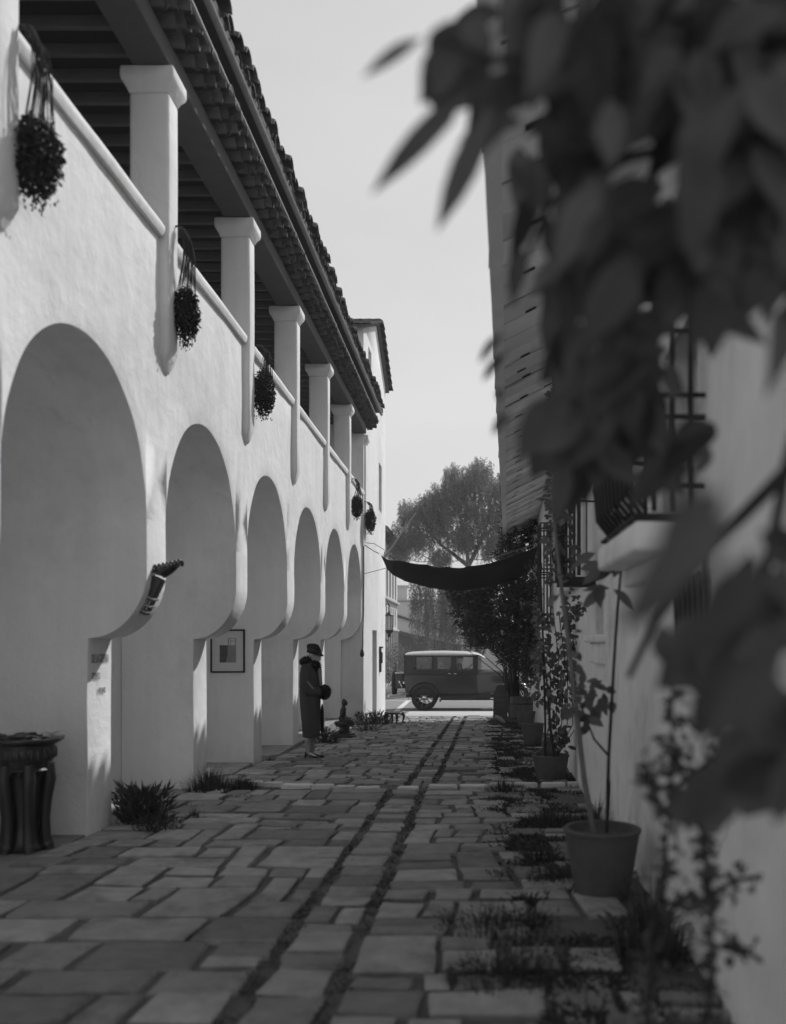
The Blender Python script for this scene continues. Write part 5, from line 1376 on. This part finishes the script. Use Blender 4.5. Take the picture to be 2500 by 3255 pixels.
# ================================================================== NEAR FOLIAGE (out of focus)
r = random.Random(55)
nt_ = thing('overhanging_tree', 'broad leaved branches hanging close in front of the camera from the upper right', 'tree', (1.0, 1.25, gz(1)))
br_ = MB(); lf = MB()
tk = [Vector((.86, .95, .25)), Vector((.84, 1.0, 1.2)), Vector((.80, 1.1, 2.1)), Vector((.72, 1.25, 2.9)), Vector((.6, 1.35, 3.5))]
br_.tube(tk, [.045, .04, .036, .03, .024], 8)
mains = [
    [at(2700, 100, 1.3), at(2200, 140, 1.45), at(1850, 190, 1.4), at(1560, 190, 1.3), at(1400, 120, 1.28)],
    [at(2800, 500, 1.25), at(2350, 420, 1.5), at(2000, 500, 1.7), at(1750, 640, 1.8), at(1640, 900, 1.85)],
    [at(2800, 800, 1.3), at(2400, 820, 1.6), at(2150, 1000, 1.9), at(1950, 1250, 2.1), at(1840, 1560, 2.2)],
    [at(2800, 1300, 1.4), at(2500, 1500, 1.5), at(2420, 1900, 1.5), at(2330, 2250, 1.5), at(2250, 2450, 1.55)],
    [at(2500, 1500, 1.5), at(2250, 1750, 1.7), at(2080, 1980, 1.9), at(2000, 2150, 2.0)],
    [at(2200, 140, 1.45), at(2100, 420, 1.6), at(2050, 700, 1.7), at(1960, 1000, 1.75)],
]
for m in mains: br_.tube(m, [.013, .011, .009, .007, .004], 6); br_.tube([tk[3], m[0]], [.02, .013], 6)
br_.build('branch', 'bark_dark', nt_, smooth=60)
def bigleaf(p, d, ln, w, curl=.15): lf.leaf(p, d, Vector((r.uniform(-.5, .5), -1.0, r.uniform(-.2, .8))).normalized(), ln, w, .28, 7, curl)
def blade2(px0, py0, px1, py1, Y, wpx, curl=.05):
    a, b = at(px0, py0, Y), at(px1, py1, Y*1.03); lf.leaf(a, b-a, Vector((.2, -1, .25)).normalized(), (b-a).length, wpx*Y/FP, .2, 7, curl)
for q_ in ((1500, 280, 1172, 612, 1.30, 88), (1570, 330, 1385, 735, 1.34, 92), (1345, 120, 1145, 240, 1.30, 60), (1350, 170, 1440, 400, 1.32, 130), (1470, 150, 1330, 330, 1.30, 120), (1560, 170, 1420, 360, 1.33, 150), (1600, 220, 1530, 500, 1.36, 120),
           (1440, 60, 1390, 250, 1.3, 120), (1530, 40, 1480, 240, 1.3, 130)): blade2(*q_)
for q_ in ((1600, 1060, 1498, 1152, 1.8, 34), (1612, 1120, 1510, 1212, 1.85, 34), (1625, 1310, 1542, 1385, 1.85, 36), (1600, 1230, 1568, 1290, 1.9, 26)): blade2(*q_, .3)
gaps = [(2160, 560, 60, 60, 0), (2250, 420, 50, 50, 0), (2060, 520, 95, 130, 15), (1980, 620, 60, 110, 10), (2120, 640, 60, 70, 0), (2340, 250, 55, 80, 0), (1990, 860, 45, 60, 0), (2080, 950, 40, 40, 0), (1890, 1010, 32, 90, 0), (2360, 860, 30, 30, 0), (2330, 1150, 150, 110, 0), (2110, 1130, 60, 60, 0), (2400, 400, 50, 60, 0), (2290, 1300, 90, 90, 0), (2350, 1430, 130, 170, 0), (2080, 1660, 160, 70, 0), (2215, 1860, 60, 110, 0), (1740, 700, 60, 60, 0), (1700, 1000, 60, 90, 0)]
def free(px, py):
    for gx, gy, a, b, _ in gaps:
        if ((px-gx)/a)**2 + ((py-gy)/b)**2 < .55: return True
    return False
def fill(n, x0, x1, y0, y1, Y0, Y1, ln, w, test=None, droop=1.0):
    k = 0; tries = 0
    while k < n and tries < n*30:
        tries += 1
        px, py = r.uniform(x0, x1), r.uniform(y0, y1); Y = r.uniform(Y0, Y1)
        if test and not test(px, py): continue
        d = Vector((r.uniform(-.8, .5), r.uniform(-.5, .5), -r.uniform(.1, 1.1)*droop)).normalized(); L = ln*r.uniform(.65, 1.2)
        bad = False
        for ft in (.35, .7):
            mid = at(px, py, Y) + d*L*ft; mx, my = 1515 + mid.x*FP/mid.y, 2036 - (mid.z-HE)*FP/mid.y
            bad = bad or free(mx, my)
        if bad: continue
        bigleaf(at(px, py, Y), d, L, w*r.uniform(.75, 1.2)*L/ln, r.uniform(0, .35)); k += 1
fill(102, 1600, 2560, -200, 360, 1.25, 1.7, .135, .060, lambda x, y: y < 240 or x > 1750)
fill(104, 1840, 2560, 250, 800, 1.3, 1.9, .135, .060, lambda x, y: x > 1860 + (y-250)*.05)
fill(25, 1640, 1900, 330, 900, 1.4, 1.9, .14, .055)
fill(52, 2150, 2560, 150, 1000, 1.2, 1.7, .14, .066)
fill(83, 1740, 2260, 750, 1330, 1.5, 2.2, .15, .068, lambda x, y: x > 1820 - max(0, y-900)*.2 and x < 2260 - max(0, y-950)*.5)
fill(29, 1720, 1960, 1200, 1600, 1.8, 2.3, .15, .066, lambda x, y: x > 1740 + (y-1250)*.2 and y < 1480)
fill(13, 1960, 2240, 1250, 1500, 1.9, 2.3, .15, .066)
fill(20, 2300, 2600, 1640, 2080, 1.2, 1.5, .15, .08)
fill(15, 2220, 2560, 2000, 2440, 1.2, 1.5, .15, .08)
fill(14, 2040, 2400, 1960, 2300, 1.5, 1.9, .11, .06)
for q_ in ((2330, 1640, 2000, 1900, .72, 170), (2300, 1560, 2080, 1760, .75, 150), (2200, 1790, 1960, 2010, .8, 110), (2420, 1760, 2230, 2060, .72, 200), (2480, 2050, 2260, 2380, .74, 190)): blade2(*q_, .2)
fill(5, 2230, 2330, 1280, 1420, 1.8, 2.0, .10, .045)
lf.build('foliage', 'leaf_near', nt_)
# thin small-leaved stems rising at the lower right
ss = thing('thin_shrub', 'thin twiggy shrub with tiny leaves rising blurred at the lower right before the wall', 'shrub', (.75, 2.35, gz(2.3)))
sm = MB(); lm = MB()
stems = [[at(2052, 3330, 2.45), at(2085, 3000, 2.4), at(2105, 2780, 2.35), at(2128, 2600, 2.3), at(2140, 2400, 2.3), at(2138, 2190, 2.3)],
         [at(2245, 3330, 2.3), at(2262, 3050, 2.3), at(2262, 2850, 2.3), at(2232, 2650, 2.3), at(2185, 2480, 2.3), at(2145, 2380, 2.3)],
         [at(2232, 2650, 2.3), at(2280, 2560, 2.3), at(2330, 2480, 2.3)], [at(2262, 2850, 2.3), at(2330, 2800, 2.3), at(2400, 2790, 2.3)], [at(2262, 3000, 2.3), at(2330, 3020, 2.3), at(2400, 3040, 2.3)],
         [at(2128, 2600, 2.3), at(2080, 2520, 2.3), at(2050, 2420, 2.3)], [at(2185, 2480, 2.3), at(2250, 2420, 2.3), at(2290, 2400, 2.3)], [at(2085, 3000, 2.4), at(2150, 2880, 2.35), at(2200, 2830, 2.3)]]
for p in stems:
    sm.tube(p, [.007, .0065, .006, .005, .0045, .003][:len(p)], 5)
    for a, b in zip(p, p[1:]):
        for k in range(int((b-a).length/.0045)):
            c = a.lerp(b, r.random()) + rdir(r)*.06*r.random()**1.6
            lm.leaf(c, (rdir(r) + Vector((0, 0, .2))).normalized(), rdir(r), r.uniform(.025, .055), r.uniform(.016, .028))
sm.build('stem', 'bark_dark', ss, smooth=60); lm.build('foliage', 'leaf_near', ss)

# haze: one even volume round the whole scene
mb = MB(); mb.box(-152, 152, -62, 242, -1.7, 12.5); hz = mb.build('haze', 'hollow'); tag(hz, kind='stuff')
hm = bpy.data.materials.new('haze_air'); hm.use_nodes = True
for n in list(hm.node_tree.nodes): hm.node_tree.nodes.remove(n)
ho = hm.node_tree.nodes.new('ShaderNodeOutputMaterial'); hv = hm.node_tree.nodes.new('ShaderNodeVolumePrincipled')
hv.inputs['Color'].default_value = (1, 1, 1, 1); hv.inputs['Density'].default_value = HAZE; hv.inputs['Anisotropy'].default_value = 0.0
hm.node_tree.links.new(hv.outputs[0], ho.inputs['Volume']); hz.data.materials.clear(); hz.data.materials.append(hm); hz.display_type = 'WIRE'

# ================================================================== CAMERA, SUN, SKY
cam = bpy.data.cameras.new('camera'); co = bpy.data.objects.new('camera', cam); COL.objects.link(co)
co.location = (0, 0, HE); co.rotation_euler = (R(90), 0, 0)
cam.sensor_fit = 'AUTO'; cam.sensor_width = 36.0; cam.lens = FP/3255*36
cam.shift_x = (1250-1515)/3255; cam.shift_y = (2036-1627.5)/3255
cam.clip_start = .05; cam.clip_end = 2000
cam.dof.use_dof = True; cam.dof.focus_distance = 16.0; cam.dof.aperture_fstop = 1.15; cam.dof.aperture_blades = 0
S.camera = co
EL, AZ = R(43.5), math.atan2(1.0, 1.3)        # azimuth from +Y towards +X
sd = Vector((math.sin(AZ)*math.cos(EL), math.cos(AZ)*math.cos(EL), math.sin(EL)))
sun = bpy.data.lights.new('sun', 'SUN'); so = bpy.data.objects.new('sun', sun); COL.objects.link(so)
sun.energy = SUN_E; sun.angle = R(.5); sun.color = (1, 1, 1)
so.rotation_euler = sd.to_track_quat('Z', 'Y').to_euler(); so.location = (20, 20, 30)
w = bpy.data.worlds.new('World'); S.world = w; w.use_nodes = True
nt = w.node_tree; N = nt.nodes; L = nt.links
for n in list(N): N.remove(n)
out = N.new('ShaderNodeOutputWorld'); bg = N.new('ShaderNodeBackground'); bg.inputs[1].default_value = SKY_S
sky = N.new('ShaderNodeTexSky'); sky.sky_type = 'NISHITA'; sky.sun_disc = False; sky.sun_elevation = EL; sky.sun_rotation = AZ
sky.dust_density = 0.8; sky.air_density = 1.3; sky.ozone_density = 1.0
sp = N.new('ShaderNodeSeparateColor'); cm = N.new('ShaderNodeCombineColor')   # a blue-sensitive plate: the sky as its blue record
L.new(sky.outputs[0], sp.inputs[0])
pw = N.new('ShaderNodeMath'); pw.operation = 'POWER'; pw.inputs[1].default_value = 0.35; L.new(sp.outputs[2], pw.inputs[0])   # thin high cloud evens the sky out
tc = N.new('ShaderNodeTexCoord'); mp = N.new('ShaderNodeMapping'); mp.inputs['Scale'].default_value = (1.0, 1.0, 2.6); L.new(tc.outputs['Generated'], mp.inputs[0])
cn = N.new('ShaderNodeTexNoise'); cn.inputs['Scale'].default_value = 2.2; cn.inputs['Detail'].default_value = 5; L.new(mp.outputs[0], cn.inputs['Vector'])
cr = N.new('ShaderNodeMapRange'); cr.inputs[1].default_value = .3; cr.inputs[2].default_value = .7; cr.inputs[3].default_value = SKY_K*.93; cr.inputs[4].default_value = SKY_K*1.07; L.new(cn.outputs['Fac'], cr.inputs[0])
ml = N.new('ShaderNodeMath'); ml.operation = 'MULTIPLY'; L.new(pw.outputs[0], ml.inputs[0]); L.new(cr.outputs[0], ml.inputs[1])
for k in range(3): L.new(ml.outputs[0], cm.inputs[k])
L.new(cm.outputs[0], bg.inputs[0]); L.new(bg.outputs[0], out.inputs[0])
S.view_settings.view_transform = 'Standard'; S.view_settings.look = 'None'; S.view_settings.gamma = 1.0; S.view_settings.exposure = EXPO
S.render.film_transparent = False
S.cycles.volume_bounces = 1; S.cycles.max_bounces = 8; S.cycles.diffuse_bounces = 6; S.cycles.transparent_max_bounces = 12
try: S.cycles.use_denoising = True
except Exception: pass
